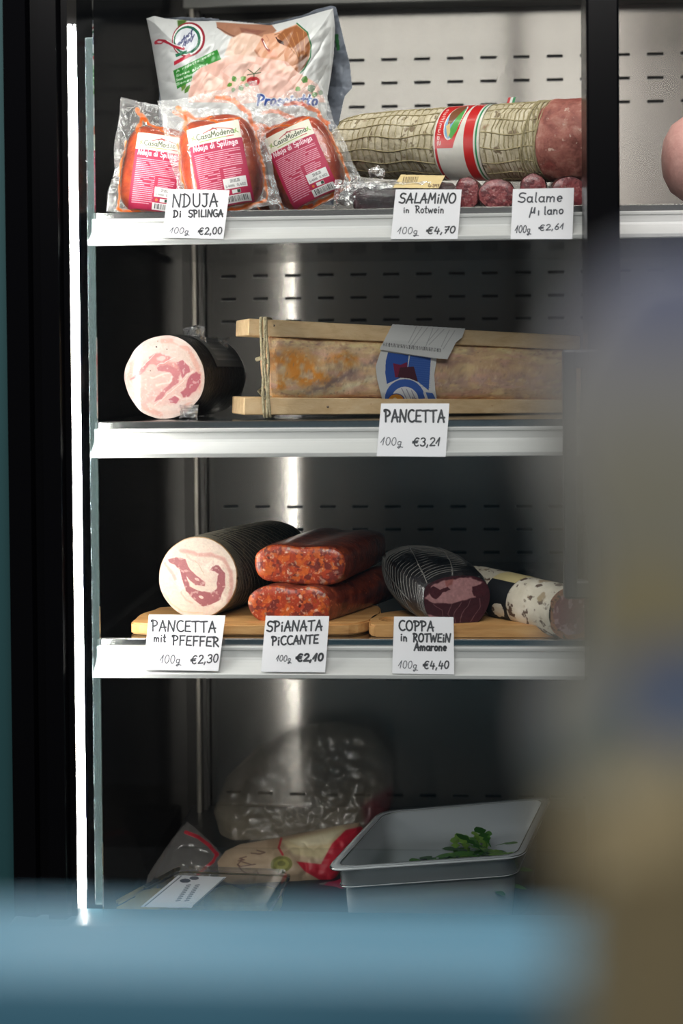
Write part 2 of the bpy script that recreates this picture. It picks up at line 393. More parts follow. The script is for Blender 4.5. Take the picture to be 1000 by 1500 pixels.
def steel(name, c, rough, aniso=.0, brush=.15):
    m, nt, out = newmat(name); p = ND(nt, 'ShaderNodeBsdfPrincipled', Roughness=rough, Metallic=1.0); p.inputs['Base Color'].default_value = L4(c)
    tc = ND(nt, 'ShaderNodeTexCoord'); mp = ND(nt, 'ShaderNodeMapping'); mp.inputs['Scale'].default_value = (3, 3, 900)
    nz = ND(nt, 'ShaderNodeTexNoise', Scale=1.0, Detail=4.); nt.links.new(tc.outputs['Object'], mp.inputs[0]); nt.links.new(mp.outputs[0], nz.inputs['Vector'])
    mr = ND(nt, 'ShaderNodeMapRange'); mr.inputs[3].default_value = rough - brush / 2; mr.inputs[4].default_value = rough + brush / 2
    nt.links.new(nz.outputs[0], mr.inputs[0]); nt.links.new(mr.outputs[0], p.inputs['Roughness'])
    if aniso:
        p.inputs['Anisotropic'].default_value = aniso; p.inputs['Anisotropic Rotation'].default_value = .25
        tg = ND(nt, 'ShaderNodeTangent', direction_type='UV_MAP'); nt.links.new(tg.outputs[0], p.inputs['Tangent'])
        p2 = ND(nt, 'ShaderNodeBsdfPrincipled', Roughness=.42, Metallic=1.0); p2.inputs['Base Color'].default_value = L4(c)
        mx = ND(nt, 'ShaderNodeMixShader'); mx.inputs[0].default_value = .22
        nt.links.new(p.outputs[0], mx.inputs[1]); nt.links.new(p2.outputs[0], mx.inputs[2]); nt.links.new(mx.outputs[0], out.inputs[0]); return m
    nt.links.new(p.outputs[0], out.inputs[0]); return m
def glass(name, k=1.0, tint=(253, 254, 254)):
    m, nt, out = newmat(name); tr = ND(nt, 'ShaderNodeBsdfTransparent'); tr.inputs[0].default_value = L4(tint)
    gl = ND(nt, 'ShaderNodeBsdfGlossy', Roughness=.01); fr = ND(nt, 'ShaderNodeFresnel', IOR=1.45)
    mu = ND(nt, 'ShaderNodeMath', operation='MULTIPLY'); mu.inputs[1].default_value = k; mx = ND(nt, 'ShaderNodeMixShader')
    nt.links.new(fr.outputs[0], mu.inputs[0]); nt.links.new(mu.outputs[0], mx.inputs[0]); nt.links.new(tr.outputs[0], mx.inputs[1]); nt.links.new(gl.outputs[0], mx.inputs[2])
    nt.links.new(mx.outputs[0], out.inputs[0]); return m

M = {}
M['steel_wall'] = steel('brushed_steel', (164, 160, 154), .25, 1.0, .02)
M['steel_edge'] = steel('bright_steel', (190, 190, 188), .22)
M['dark_side'] = film('dark_side_lining', 1.0, (12, 15, 18), gloss=.05, bump=0, rough=.15)
M['post'] = plain('satin_steel_post', (150, 144, 134), .35, .7)
M['header'] = plain('grey_header', (120, 120, 116), .4, .4)
M['black'] = plain('gloss_black_frame', (4, 4, 6), .25, spec=.15)
M['black_matt'] = plain('matt_black', (12, 13, 15), .5)
M['slot'] = plain('slot_shadow', (5, 6, 8), .8)
M['rail'] = plain('white_price_rail', (202, 203, 201), .32)
M['led'] = emis('white_led', (255, 252, 246), LED_POWER)
M['canopy_led'] = emis('canopy_led', (255, 247, 235), CANOPY_POWER)
M['glass'] = glass('door_glass', .55)
M['glass_edge'] = film('polished_glass_edge', .30, (160, 180, 180), gloss=.2, bump=0, tint=(224, 232, 232))
M['card'] = plain('white_card', (226, 226, 230), .6)
M['ink'] = plain('black_marker_ink', (52, 54, 60), .55)
M['ink_thin'] = plain('thin_marker_ink', (72, 75, 84), .55)
M['paint_print'] = printed('printed_film', .32, .35, .12, 60.)
M['paper_print'] = printed('printed_paper', .5)
M['cut'] = printed('cut_meat', .38, .25, .25, 500.)
M['film'] = film('clear_film', .06)
M['wrap'] = film('cling_wrap', .03, gloss=.45, bump=.9, bscale=140.)

# ------------------------------------------------------------------ the setting
prop(obj('floor', *box(-2.5, 2.5, -3.2, 1.2, -.05, 0), plain('grey_floor', (95, 96, 98), .5), smooth=False), 'grey shop floor in front of the refrigerator', 'floor', kind='structure')
XL = at(12, 600, -.08).x
prop(obj('wall_left', *box(XL - .8, XL - .001, -.07, .9, 0, 2.6), plain('dark_teal_wall', (22, 66, 70), .6), smooth=False), 'dark teal wall strip left of the black door frame', 'wall', kind='structure')

# ------------------------------------------------------------------ the refrigerator
YB = .737
fr = thing('display_refrigerator', 'tall steel-lined display refrigerator with black door frame and white light strip', 'refrigerator', (0, .3, 0))
XS = at(137, 600, 0).x                       # inner face of the side wall
XBs = at(428, 600, YB).x
def wall_y(x):
    s = .082  # invented tilt of the left section, steering the light strip's reflection
    if x < XBs: return YB + s * (XBs - x)
    t = min((x - XBs) / .05, 1.0)
    return YB - s * (.05) * (t - t * t / 2)
xs = np.r_[np.linspace(XS - .03, XBs, 8), np.linspace(XBs, XBs + .05, 9)[1:], np.linspace(XBs + .05, .8, 12)[1:]]
Vb = []; UV = []
for x in xs:
    for z in (.45, H + .9): Vb.append((x, wall_y(x), z)); UV.append((x, z))
nb = len(xs)
Fb = [[2 * i + 1, 2 * i, 2 * i + 2, 2 * i + 3] for i in range(nb - 1)]
for x in xs:
    for z in (.45, H + .9): Vb.append((x, wall_y(x) + .02, z)); UV.append((x, z))
Fb += [[2 * nb + 2 * i, 2 * nb + 2 * i + 1, 2 * nb + 2 * i + 3, 2 * nb + 2 * i + 2] for i in range(nb - 1)]
pm = MB(); pm.add(Vb, Fb, 0)
pit = 47.85 / F * (YB + D); x0s = at(334.5, 401.6, YB).x
for row in (89, 123.2, 157.4, 402.5, 436.1, 469, 741.9, 775.2, 809, 993.1, 1163.3):
    z = at(500, row, YB).z
    for k in range(0, 18):
        x = x0s + k * pit; y = wall_y(x) - .0006
        pm.add(*box(x - .0142, x + .0142, y - .0004, y + .003, z - .0024, z + .0024), 1)
        pm.add(*box(x - .0150, x + .0142, y - .0002, y + .003, z - .0031, z + .0024), 2)
M['slot'] = plain('slot_shadow', (5, 6, 8), .8); M['slot_rim'] = steel('slot_rim_steel', (110, 110, 108), .4)
bp = pm.build('back_panel', [M['steel_wall'], M['slot'], M['slot_rim']], fr, smooth=False)
for p in bp.data.polygons:
    if p.material_index == 0: p.use_smooth = True
uvl = bp.data.uv_layers.new(name='UVMap')
for lp in bp.data.loops:
    if lp.vertex_index < len(UV): uvl.data[lp.index].uv = UV[lp.vertex_index]
XW = at(117, 700, -.05).x - .0045
obj('side_panel', *box(XW - .02, XW, -.03, YB + .03, .45, H + .9), M['dark_side'], fr, smooth=False)
obj('corner_post', *box(at(283, 600, .70).x, at(290.5, 600, .70).x, .695, .715, .5, at(283, 10, .70).z, .002), M['post'], fr, smooth=False)
obj('corner_trim', *box(at(291, 600, .715).x, at(299, 600, .715).x, .712, .74, .5, at(283, 10, .70).z, .001), plain('dark_trim', (70, 68, 64), .4, .5), fr, smooth=False)
zc = at(500, 6.5, .69).z
obj('header_bar', *box(XS + .005, .8, .69, .735, zc, zc + .05, .003), M['header'], fr, smooth=False)
obj('canopy', *box(XS - .02, .8, -.05, YB + .05, H + .92, H + 1.0), M['black_matt'], fr, smooth=False)
cl = obj('canopy_lamp', *box(XS + .02, .8, .02, .12, H + .885, H + .92), M['black_matt'], fr, smooth=False)
mb = MB()
for k in range(23):
    x = XS + .04 + k * .052
    mb.add(*box(x - .011, x + .011, .05, .11, H + .881, H + .8855))
mb.build('led_diodes', M['canopy_led'], cl, smooth=False)
# left jamb, light strip, glass
def X(px, Y=-.08): return at(px, 650, Y).x
jp = [(X(12), -.08), (X(46), -.085), (X(50), -.075), (X(62), -.075), (X(66), -.09), (X(92), -.09), (X(96), -.078), (X(105), -.078), (X(105), -.03), (X(12), -.03)]
obj('door_jamb', *extrude_z(jp, 0.0, H + 1.0), M['black'], fr, smooth=False)
zl0, zl1 = at(120, 1362, -.05).z, at(110, 36, -.05).z
xl = at(117, 700, -.05).x
lp_ = []
obj('led_strip', *skin([[(xl + .002 * math.cos(a) * s, -.05 + .003 * math.sin(a) * s, z) for a in np.linspace(0, 2 * math.pi, 8, endpoint=False)] for z, s in ((zl0, .1), (zl0 + .05, .9), (zl0 + .1, 1), (zl1 - .01, 1), (zl1, .4))]), M['led'], fr)
obj('led_housing', *box(xl - .016, xl - .004, -.052, -.03, .5, H + .9), plain('dark_led_housing', (38, 36, 36), .3, .3), fr, smooth=False)
gz0, gz1 = at(140, 1325, -.055).z, at(130, 55, -.055).z
obj('glass_edge', *box(at(131.5, 650, -.055).x, at(142.5, 650, -.055).x, -.056, -.05, gz0, gz1, .001), M['glass_edge'], fr, smooth=False)
obj('door_pane', *box(X(143, -.07), X(859, -.07), -.072, -.066, .45, H + .9), M['glass'], fr, smooth=False)
obj('door_mullion', *box(X(860, -.09), X(908, -.09), -.10, -.04, 0, H + 1.0, .003), M['black'], fr, smooth=False)
# door handle: a bar with two returns to the mullion
hx0, hx1, hx2 = at(824, 700, -.13).x, at(843, 700, -.13).x, at(862, 700, -.13).x
hz0, hz1 = at(840, 876, -.13).z, at(840, 512, -.13).z
hm = MB(); hm.add(*box(hx0, hx1, -.14, -.12, hz0, hz1, .003)); hm.add(*box(hx0 + .002, hx2, -.139, -.121, hz0, hz0 + .022, .003)); hm.add(*box(hx0 + .002, hx2, -.139, -.121, hz1 - .022, hz1, .003))
hm.add(*box(hx2 - .004, hx2 + .012, -.139, -.095, hz0, hz1, .003))
hm.build('door_handle', plain('dark_grey_handle', (38, 43, 48), .45), fr, smooth=False)
# base: deck, glass riser, sill and front panel
ZD = H - .80
obj('base_deck', *box(XS, .8, -.05, YB, ZD - .04, ZD), plain('base_deck_steel', (46, 48, 50), .4, .5), fr, smooth=False)
obj('riser_glass', *box(X(146, -.075), X(859, -.075), -.088, -.082, ZD - .04, at(500, 1244, -.085).z), M['glass'], fr, smooth=False)
obj('base_sill', *box(XL, .8, -.11, -.05, ZD - .12, at(500, 1362, -.11).z, .003), plain('dark_teal_sill', (48, 84, 96), .35), fr, smooth=False)
obj('base_panel', *box(XL, .8, -.115, -.02, 0, at(500, 1416, -.115).z, .003), plain('teal_base_panel', (60, 100, 108), .35), fr, smooth=False)

# ------------------------------------------------------------------ shelves
Z1, Z2, Z3 = at(500, 307.2, 0).z, at(500, 616.5, 0).z, at(500, 936, 0).z
def rail_profile():
    pr = [(-.003, -.0085), (-.010, -.0085), (-.0108, -.0095), (-.0108, -.0125), (-.0095, -.0135)]
    pr += [(-.0098, -.018), (-.0103, -.0225), (-.0120, -.0258), (-.0160, -.0288), (-.0220, -.0325), (-.0290, -.0362), (-.0335, -.0384)]
    pr += [(-.0345, -.0385), (-.0355, -.0395), (-.0355, -.0435), (-.0345, -.0445), (-.026, -.0445)]
    pr += [(-.020, -.0395), (-.012, -.034), (-.0075, -.029), (-.006, -.022), (-.006, -.0135)]
    return pr
SX0, SX1 = XS + .003, .78
def make_shelf(z, label):
    s = thing('refrigerator_shelf', label, 'shelf', (0, .25, z), 'steel shelves with white price rails')
    return s
shelf = make_shelf(Z1, 'upper steel shelf carrying vacuum packs and the long netted salami')
obj('deck', *box(SX0, SX1, .006, .7325, Z1 - .012, Z1, .001), steel('shelf_steel', (112, 114, 116), .12, 0, .05), shelf, smooth=False)
obj('front_lip', *extrude_x([(-.004, Z1 - .009), (-.004, Z1 - .0005), (-.0025, Z1 + .0008), (.006, Z1 + .0008), (.006, Z1 - .009)], SX0 + .002, SX1), M['steel_edge'], shelf, smooth=False)
obj('price_rail', *extrude_x([(y, Z1 + z) for y, z in rail_profile()], SX0, SX1), M['rail'], shelf, smooth=False)
mb = MB(); mb.add(*box(SX0, SX0 + .005, -.005, .01, Z1 - .008, Z1)); mb.build('end_cap', M['black_matt'], shelf, smooth=False)
def copy_tree(o, M4=None, label=None):
    c = o.copy(); COL.objects.link(c)
    if M4 is not None: c.matrix_world = M4
    if label: c['label'] = label
    for ch in list(o.children):
        if ch is c: continue
        d = ch.copy(); COL.objects.link(d); d.parent = c
        for g in list(ch.children):
            e = g.copy(); COL.objects.link(e); e.parent = d
    return c
copy_tree(shelf, Matrix.Translation((0, .25, Z2)), 'middle steel shelf carrying the wrapped pancetta and the wood-boarded pancetta')
copy_tree(shelf, Matrix.Translation((0, .25, Z3)), 'lower steel shelf carrying two wooden boards of cut sausages')

# ------------------------------------------------------------------ price cards
def card(label, px, lines):
    # px: corners TL, TR, BR, BL in the photograph; the card leans back against its price rail
    mid = (px[2][1] + px[3][1]) / 2; zz = Z1 if mid < 450 else (Z2 if mid < 800 else Z3)
    P = Vector((0, -.0385, zz - .0425)); n = Vector((0, -.052, .043)).normalized(); n = Vector((0, -.86, .50)).normalized()
    c = [atplane(x, y, P, n) for x, y in px]
    base = (c[2] + c[3]) / 2
    t = thing('price_card', label, 'price card', base, 'handwritten white price cards')
    th = n * -.0005
    V = [*c, *[p + th for p in c]]
    obj('card', V, [[3, 2, 1, 0], [4, 5, 6, 7], [0, 1, 5, 4], [1, 2, 6, 5], [2, 3, 7, 6], [3, 0, 4, 7]], M['card'], t, smooth=False)
    mb = MB()
    for (s, x0, x1, y0, y1, h, sl, wd, thin) in lines:
        for S in text_strokes(s, x0, x1, y0, y1, h, sl):
            for a, b in zip(S[:-1], S[1:]):
                dx, dy = b[0] - a[0], b[1] - a[1]; l = math.hypot(dx, dy) or 1; wd_ = wd * 1.15; nx, ny = -dy / l * wd_ / 2, dx / l * wd_ / 2
                q = [(a[0] + nx, a[1] + ny), (b[0] + nx, b[1] + ny), (b[0] - nx, b[1] - ny), (a[0] - nx, a[1] - ny)]
                mb.add([atplane(x, y, P + n * .0002, n) for x, y in q], [[0, 1, 2, 3]], thin)
            for a in S:
                q = ellipse_px(a[0], a[1], wd * .575, wd * .575, 8)
                mb.add([atplane(x, y, P + n * .0002, n) for x, y in q], [list(range(8))], thin)
    mb.build('handwriting', [M['ink'], M['ink_thin']], t, smooth=False)
    return t
def cs(ox, oy, k, items):                  # crop coordinates to photograph coordinates
    return [(s, ox + x0 / k, ox + x1 / k, oy + y0 / k, oy + y1 / k, h / k, sl, wd / k, th) for (s, x0, x1, y0, y1, h, sl, wd, th) in items]
card('white card reading NDUJA Di SPILINGA, 100 g for 2,00 euro', [(247, 277), (336, 278.5), (327, 350), (237, 348)],
     cs(230, 265, 8.696, [('NDUJA', 195, 775, 335, 325, 165, .0, 19, 0), ('Di', 205, 305, 462, 460, 85, .05, 19, 0), ('SPILINGA', 400, 840, 462, 455, 90, 0, 18, 0), ('100g', 155, 400, 665, 675, 75, .25, 9, 1), ('€2,00', 520, 825, 685, 675, 85, .1, 14, 0)]))
card('white card reading SALAMiNO in Rotwein, 100 g for 4,70 euro', [(579.5, 277.5), (676, 277.5), (670, 350), (572, 350)],
     cs(560, 265, 7.692, [('SALAMiNO', 185, 820, 250, 250, 110, .15, 17, 0), ('in', 235, 300, 358, 358, 62, 0, 12, 0), ('Rotwein', 370, 690, 360, 362, 80, .05, 12, 0), ('100g', 165, 395, 595, 600, 75, .2, 8, 1), ('€4,70', 490, 815, 598, 585, 75, .2, 14, 0)]))
card('hazy white card reading Salame Milano beside the black mullion', [(751, 277), (840.5, 275), (838, 350), (747.5, 350)],
     cs(740, 265, 9.09, [('Salame', 165, 755, 285, 275, 125, .1, 17, 1), ('µı', 320, 460, 455, 455, 100, .05, 17, 1), ('lano', 510, 770, 450, 435, 105, .05, 17, 1), ('100g', 125, 330, 690, 690, 95, .15, 12, 1), ('€2,61', 440, 775, 665, 640, 75, .1, 13, 1)]))
card('white card reading PANCETTA, 100 g for 3,21 euro', [(558, 591), (658, 591), (652.5, 669), (551.5, 668)],
     cs(540, 580, 7.69, [('PANCETTA', 175, 855, 290, 295, 135, .0, 20, 0), ('100g', 130, 370, 552, 560, 88, .15, 8, 1), ('€3,21', 490, 800, 565, 560, 90, .1, 14, 0)]))
card('white card reading PANCETTA mit PFEFFER, 100 g for 2,30 euro', [(218, 900), (330, 901.5), (319.5, 983), (210, 981)],
     cs(200, 890, 7.143, [('PANCETTA', 155, 830, 245, 260, 115, .0, 15, 0), ('mit', 180, 305, 355, 360, 80, .05, 14, 0), ('PFEFFER', 370, 860, 390, 410, 100, .05, 15, 0), ('100g', 240, 455, 580, 585, 85, .15, 8, 1), ('€2,30', 560, 850, 592, 570, 85, .15, 12, 0)]))
card('white card reading SPiANATA PiCCANTE, 100 g for 2,10 euro', [(389, 902), (482, 902.5), (476, 985), (382, 984)],
     cs(375, 890, 8.696, [('SPiANATA', 135, 840, 305, 290, 130, .05, 20, 0), ('PiCCANTE', 195, 790, 480, 455, 110, .05, 20, 0), ('100g', 250, 440, 680, 690, 75, .2, 9, 1), ('€2,10', 505, 850, 685, 675, 90, .15, 24, 0)]))
card('white card reading COPPA in ROTWEiN Amarone, 100 g for 4,40 euro', [(577, 903), (664, 904), (665, 988), (574, 986.5)],
     cs(565, 890, 8.696, [('COPPA', 165, 610, 290, 300, 125, .0, 20, 0), ('in', 185, 270, 420, 430, 95, .0, 18, 0), ('ROTWEiN', 345, 820, 435, 440, 105, .05, 20, 0), ('Amarone', 360, 770, 545, 550, 100, .05, 20, 0), ('100g', 155, 395, 770, 780, 95, .15, 9, 1), ('€4,40', 470, 800, 780, 775, 95, .1, 16, 0)]))
# ------------------------------------------------------------------ sausage helpers
def roll(outline, P, n, axis, prof, N=72):
    o = resample(outline, N); pts = np.array([atplane(x, y, P, n) for x, y in o]); c = pts.mean(0); ax = np.array(axis)
    return [c + ax * t + (pts - c) * s for t, s in prof], c
def face(cv, P, n, name, parent, mat=None, off=.0006):
    return cv.mesh(plane_np(cv.X, cv.Y, np.array(P) + np.array(n) * off, n), name, mat or M['cut'], parent)
def ydir(deg): return Vector((math.sin(math.radians(deg)), math.cos(math.radians(deg)), 0))   # heading away from the viewer
ROUND = [(0, .965), (.002, .992), (.006, 1.0)]
def ringnet(rings, ts, r, mat, name, parent, nlong=0, seg=4, lift=1.004):
    # cords round a lofted roll: hoops at the positions ts (ring index, fractional) and nlong lengthwise cords
    mb = MB(); R = np.array(rings)
    def rg(t):
        i = int(min(max(t, 0), len(R) - 1.001)); f = t - i; q = R[i] * (1 - f) + R[i + 1] * f; c = q.mean(0); return c + (q - c) * lift
    for t in ts: mb.add(*tube(rg(t), r, seg, closed=True))
    for k in range(nlong):
        i = int(k * R.shape[1] / nlong); mb.add(*tube([rg(t)[i] for t in np.linspace(ts[0], ts[-1], 14)], r, seg))
    return mb.build(name, mat, parent)

# ------------------------------------------------------------------ lower shelf: boards
M['oak'] = noisy('light_beech_wood', [(.25, (170, 118, 66)), (.5, (205, 154, 94)), (.75, (222, 176, 118))], 9, .5, .1, .12, 60, (1.2, 9, 9), 5)
def board(name, label, outline_px, Zt, th, hole=None):
    P = [atz(x, y, Zt) for x, y in outline_px]; P = [Vector(p) for p in resample([tuple(p) for p in P], 64)]
    for p in P: p.y = max(p.y, .012); p.z = 0
    Hh = []
    if hole is not None: Hh = [Vector((*atz(x, y, Zt).xy, 0)) for x, y in hole]
    from mathutils.geometry import tessellate_polygon
    allp = P + Hh; tri = tessellate_polygon([P] + ([Hh] if Hh else [])); n = len(P); m = len(Hh); k = len(allp)
    V = [(p.x, p.y, Zt) for p in allp] + [(p.x, p.y, Zt - th) for p in allp]
    Fc = [list(t) for t in tri] + [[i + k for i in t][::-1] for t in tri]
    Fc += [[i, (i + 1) % n, (i + 1) % n + k, i + k] for i in range(n)] + [[n + i, n + (i + 1) % m, n + (i + 1) % m + k, n + i + k] for i in range(m)]
    bm = bmesh.new(); me = bpy.data.meshes.new('t'); me.from_pydata(V, [], Fc); bm.from_mesh(me); bmesh.ops.recalc_face_normals(bm, faces=bm.faces[:])
    ed = [e for e in bm.edges if len(e.link_faces) == 2 and e.calc_face_angle(0) > 1.0]
    bmesh.ops.bevel(bm, geom=ed, offset=.0022, segments=2, affect='EDGES'); bm.verts.index_update()
    V = [v.co.copy() for v in bm.verts]; Fc = [[v.index for v in f.verts] for f in bm.faces]; bm.free()
    return prop(obj(name, V, Fc, M['oak'], smooth=False), label, 'cutting board', 'wooden boards on the lower shelf')
TB = .0155; ZB = Z3 + TB + .0005
board('cutting_board', 'light wooden board under the pepper pancetta and the two spianata sausages', [(204, 913), (198, 906), (206, 899), (226, 893), (246, 888.5), (400, 884), (540, 886), (557, 892), (553, 902), (530, 911), (490, 914), (350, 914)], ZB, TB)
board('cutting_board', 'light wooden board with an oval grip hole under the coppa and white salami', [(548, 916), (540, 910), (543, 903), (556, 898), (600, 893), (720, 890), (800, 893), (822, 900), (826, 912), (812, 924), (770, 926), (700, 922), (600, 918)], ZB, TB, ellipse_px(572, 907, 15, 3.2, 20))

# ------------------------------------------------------------------ lower shelf: pepper pancetta
def shape_face(cx, cy, rx, ry, wob, seed, n=26):
    r = random.Random(seed); return [(x + r.uniform(-wob, wob), y + r.uniform(-wob, wob)) for x, y in ellipse_px(cx, cy, rx, ry, n)]
M['pepper'] = noisy('peppered_black_rind', [(.3, (34, 31, 28)), (.55, (68, 62, 54)), (.75, (128, 112, 90))], 90, .62, 0, .7, 260, spots=[(420, .62, (150, 128, 96), 'n')])
M['cord_dark'] = plain('dark_netting', (116, 110, 96), .7)
t = thing('rolled_pancetta', 'black peppered pancetta roll with white and pink spiral cut face on wooden board', 'cured meat', atz(300, 903, ZB))
out = shape_face(289.5, 846, 57, 58.5, .6, 3)
n = -ydir(4); P = at(289.5, 846, atz(289, 904.5, ZB).y)
axis = ydir(19)
rings, c = roll(out, P, n, axis, ROUND + [(.02, 1.01), (.06, 1.02), (.12, 1.02), (.19, 1.0), (.235, .97), (.262, .85), (.275, .6), (.28, .25)])
V, Fc = skin(rings); obj('rind', bump_np(V, 60, .0008), Fc, M['pepper'], t)
mb = MB()
for k in range(34):                                   # slanted net cords
    f0 = 1.5 + k * .22
    pts = []
    for i in range(0, 72, 2):
        tt = min(max(f0 + .9 * math.sin(2 * math.pi * (i / 72)) , 2.0), 10.2); a = int(tt); f = tt - a
        q = rings[a][i] * (1 - f) + rings[min(a + 1, len(rings) - 1)][i] * f; cc = rings[a].mean(0); pts.append(cc + (q - cc) * 1.008 if True else q)
    mb.add(*tube(pts, .0005, 4, closed=True))
mb.build('netting', M['cord_dark'], t)
def q4(L, ox, oy, k): return [(ox + x / k, oy + y / k) for x, y in L]
cv = Cv(229, 785, 349, 907, 2.4, (222, 204, 188)).warp(2.2, 9, 4)
A = lambda L: q4(L, 190, 760, 4)
cv.spots(26, .6, (240, 228, 214), .6, 2)
cv.line(A([(300, 185), (400, 208), (480, 208), (550, 240), (592, 320), (596, 410), (575, 480)]), 5.5, (206, 152, 140), .85, 3)
cv.line(A([(330, 210), (360, 240), (420, 260)]), 3, (222, 178, 168), .6, 2)
cv.line(A([(205, 260), (250, 320), (265, 350)]), 4.5, (208, 160, 150), .8, 2)
cv.line(A([(190, 430), (240, 500), (310, 545), (420, 552)]), 2.2, (224, 186, 150), .7, 2)
cv.line(A([(300, 430), (330, 475), (360, 490)]), 2.5, (214, 165, 152), .7, 2)
cv.poly(A([(225, 235), (270, 225), (330, 235), (352, 290), (400, 340), (445, 372), (440, 396), (380, 388), (340, 345), (300, 300), (245, 265)]), (168, 102, 104), 1, 1.2)
cv.poly(A([(290, 295), (330, 320), (352, 395), (420, 428), (480, 428), (513, 400), (520, 325), (495, 302), (468, 298), (485, 276), (520, 274), (553, 318), (560, 392), (532, 470), (480, 500), (430, 516), (372, 470), (332, 422), (308, 352)]), (160, 92, 96), 1, 1.2)
cv.ell(*A([(420, 460)])[0], 3.2, 2.2, (230, 205, 190), .9); cv.ell(*A([(395, 355)])[0], 4, 1.5, (225, 195, 182), .8, .6)
cv.spots(4.5, .66, (222, 190, 178), .55, 8)
cv.line(A([(380, 240), (420, 290), (440, 330)]), .7, (190, 165, 140), .7)
cv.C = cv.C * .93; cv.grain(.05, 3).cut(resample(out, 72)); face(cv, P, n, 'cut_face', t)
rim = [np.array(p) for p in rings[1]]
obj('rind_edge', *tube(rim, .0016, 5, closed=True), noisy('tan_rind_edge', [(.3, (150, 110, 72)), (.7, (206, 172, 132))], 200, .6, 0, .3), t)

# ------------------------------------------------------------------ lower shelf: two spianata sausages
SPI = dict(scale=70, rough=.36, coat=.35, bump=.5, bscale=160, spots=[(105, .17, (226, 196, 176), 'v'), (75, .20, (214, 104, 34), 'v'), (34, .60, (124, 46, 40), 'n')])
M['spianata'] = noisy('spianata_cut', [(.3, (128, 40, 24)), (.5, (184, 72, 34)), (.7, (206, 98, 46))], **SPI)
M['spianata_skin'] = noisy('spianata_skin', [(.3, (70, 26, 22)), (.5, (118, 48, 32)), (.75, (168, 80, 50))], 60, .33, .5, .35, 120, spots=[(60, .18, (196, 104, 66), 'v')])
def meat_paint(cv, seed, n, fat, mid, dark, sz=1.0):
    r = random.Random(seed); x0, x1, y0, y1 = cv.X.min(), cv.X.max(), cv.Y.min(), cv.Y.max()
    cv.warp(2.2 * sz, 6 * sz, seed)
    cv.spots(9 * sz, .52, dark, .75, seed).spots(7 * sz, .56, mid, .85, seed + 3)
    for k in range(n):
        x, y, q = r.uniform(x0, x1), r.uniform(y0, y1), r.random(); a = r.uniform(0, 3.1)
        c = fat if q < .5 else (mid if q < .8 else dark); k_ = r.uniform(.7, 1.1)
        cv.ell(x, y, r.uniform(.8, 3.4) * sz, r.uniform(.7, 2.2) * sz, tuple(v * k_ for v in c), r.uniform(.6, .95), a, 1)
    cv.spots(2.5 * sz, .68, fat, .4, seed + 8); return cv.grain(.10, 2.2, seed)
def flat_sausage(label, out, Yc, axis_deg, L, nyaw, prof=None, nz=0):
    n = -ydir(nyaw); cx, cy = np.mean(out, axis=0); P = at(cx, cy, Yc)
    t = thing('spianata_sausage', label, 'sausage', at(cx, max(p[1] for p in out), Yc), 'spianata sausages on the wooden board')
    ax = ydir(axis_deg); ax.z = nz
    rings, c = roll(out, P, n, ax, [(0, .9), (.002, .96), (.006, .995)] + [(L * f, s) for f, s in (prof or [(.1, 1.02), (.3, 1.03), (.55, 1.02), (.8, 1.0), (.92, .9), (.98, .65), (1, .3)])], 80)
    V, Fc = skin(rings, caps=(False, True)); obj('skin', bump_np(V, 35, .0016, 2), Fc, M['spianata_skin'], t)
    xs_, ys_ = [p[0] for p in out], [p[1] for p in out]; cv = Cv(min(xs_) - 2, min(ys_) - 2, max(xs_) + 2, max(ys_) + 2, 2.2, (172, 64, 36))
    meat_paint(cv, int(cx), 120, (214, 172, 150), (204, 98, 38), (108, 44, 42)); o_ = resample(out, 80); dd = segdist(cv.X, cv.Y, o_, True); cv.cut(np.mean(o_, 0) + (o_ - np.mean(o_, 0)) * .985)
    cv.mesh(plane_np(cv.X, cv.Y, P, n, .0006 + .004 * np.sin(np.clip(dd / 16, 0, 1) * math.pi / 2) - .0035 * np.clip(1 - dd / 4, 0, 1) ** 2), 'cut_face', printed('spianata_face', .32, .4, .35, 220.), t)
    return t
o1 = [(372, 826), (375, 810), (390, 800), (412, 797), (440, 801), (470, 800), (492, 803), (505, 815), (506, 836), (497, 851), (478, 858), (445, 857), (415, 854), (390, 851), (377, 842)]
o2 = [(362, 884), (367, 869), (382, 860), (405, 857), (432, 861), (455, 858), (473, 864), (484, 878), (484, 895), (478, 909), (455, 916), (420, 917), (390, 914), (370, 902)]
flat_sausage('lower reddish spianata lying on the board behind its white card', o2, .04, 24, .26, 6)
flat_sausage('upper dark red spianata lying on top of the other one', o1, .055, 14, .24, 8)

# ------------------------------------------------------------------ lower shelf: coppa
M['coppa'] = noisy('dark_netted_coppa', [(.3, (16, 15, 17)), (.55, (34, 32, 34)), (.8, (62, 54, 54))], 45, .34, .4, .6, 90)
t = thing('coppa', 'dark netted coppa with burgundy and pink cut face on the right board', 'cured meat', atz(640, 921, ZB))
oc = resample([(622, 862), (634, 852), (650, 846), (675, 843), (698, 845), (711, 853), (717, 866), (716, 884), (707, 903), (694, 915), (672, 921), (650, 917), (632, 908), (622, 890)], 72)
n = (-ydir(-18) + Vector((0, 0, .10))).normalized(); P = at(668, 884, .03); ax = ydir(-24); ax.z = .16
rings, c = roll(oc, P, n, ax, [(0, .95), (.003, 1.0), (.02, 1.10), (.05, 1.20), (.085, 1.22), (.12, 1.14), (.15, .95), (.17, .7), (.18, .3)])
zb = ZB + .001
R_ = []
for r in rings:
    r = np.array(r); r[:, 2] = np.where(r[:, 2] < zb, zb + (r[:, 2] - zb) * .05, r[:, 2]); R_.append(r)
V, Fc = skin(R_, caps=(False, True)); obj('skin', bump_np(V, 40, .003, 4), Fc, M['coppa'], t)
mb = MB()
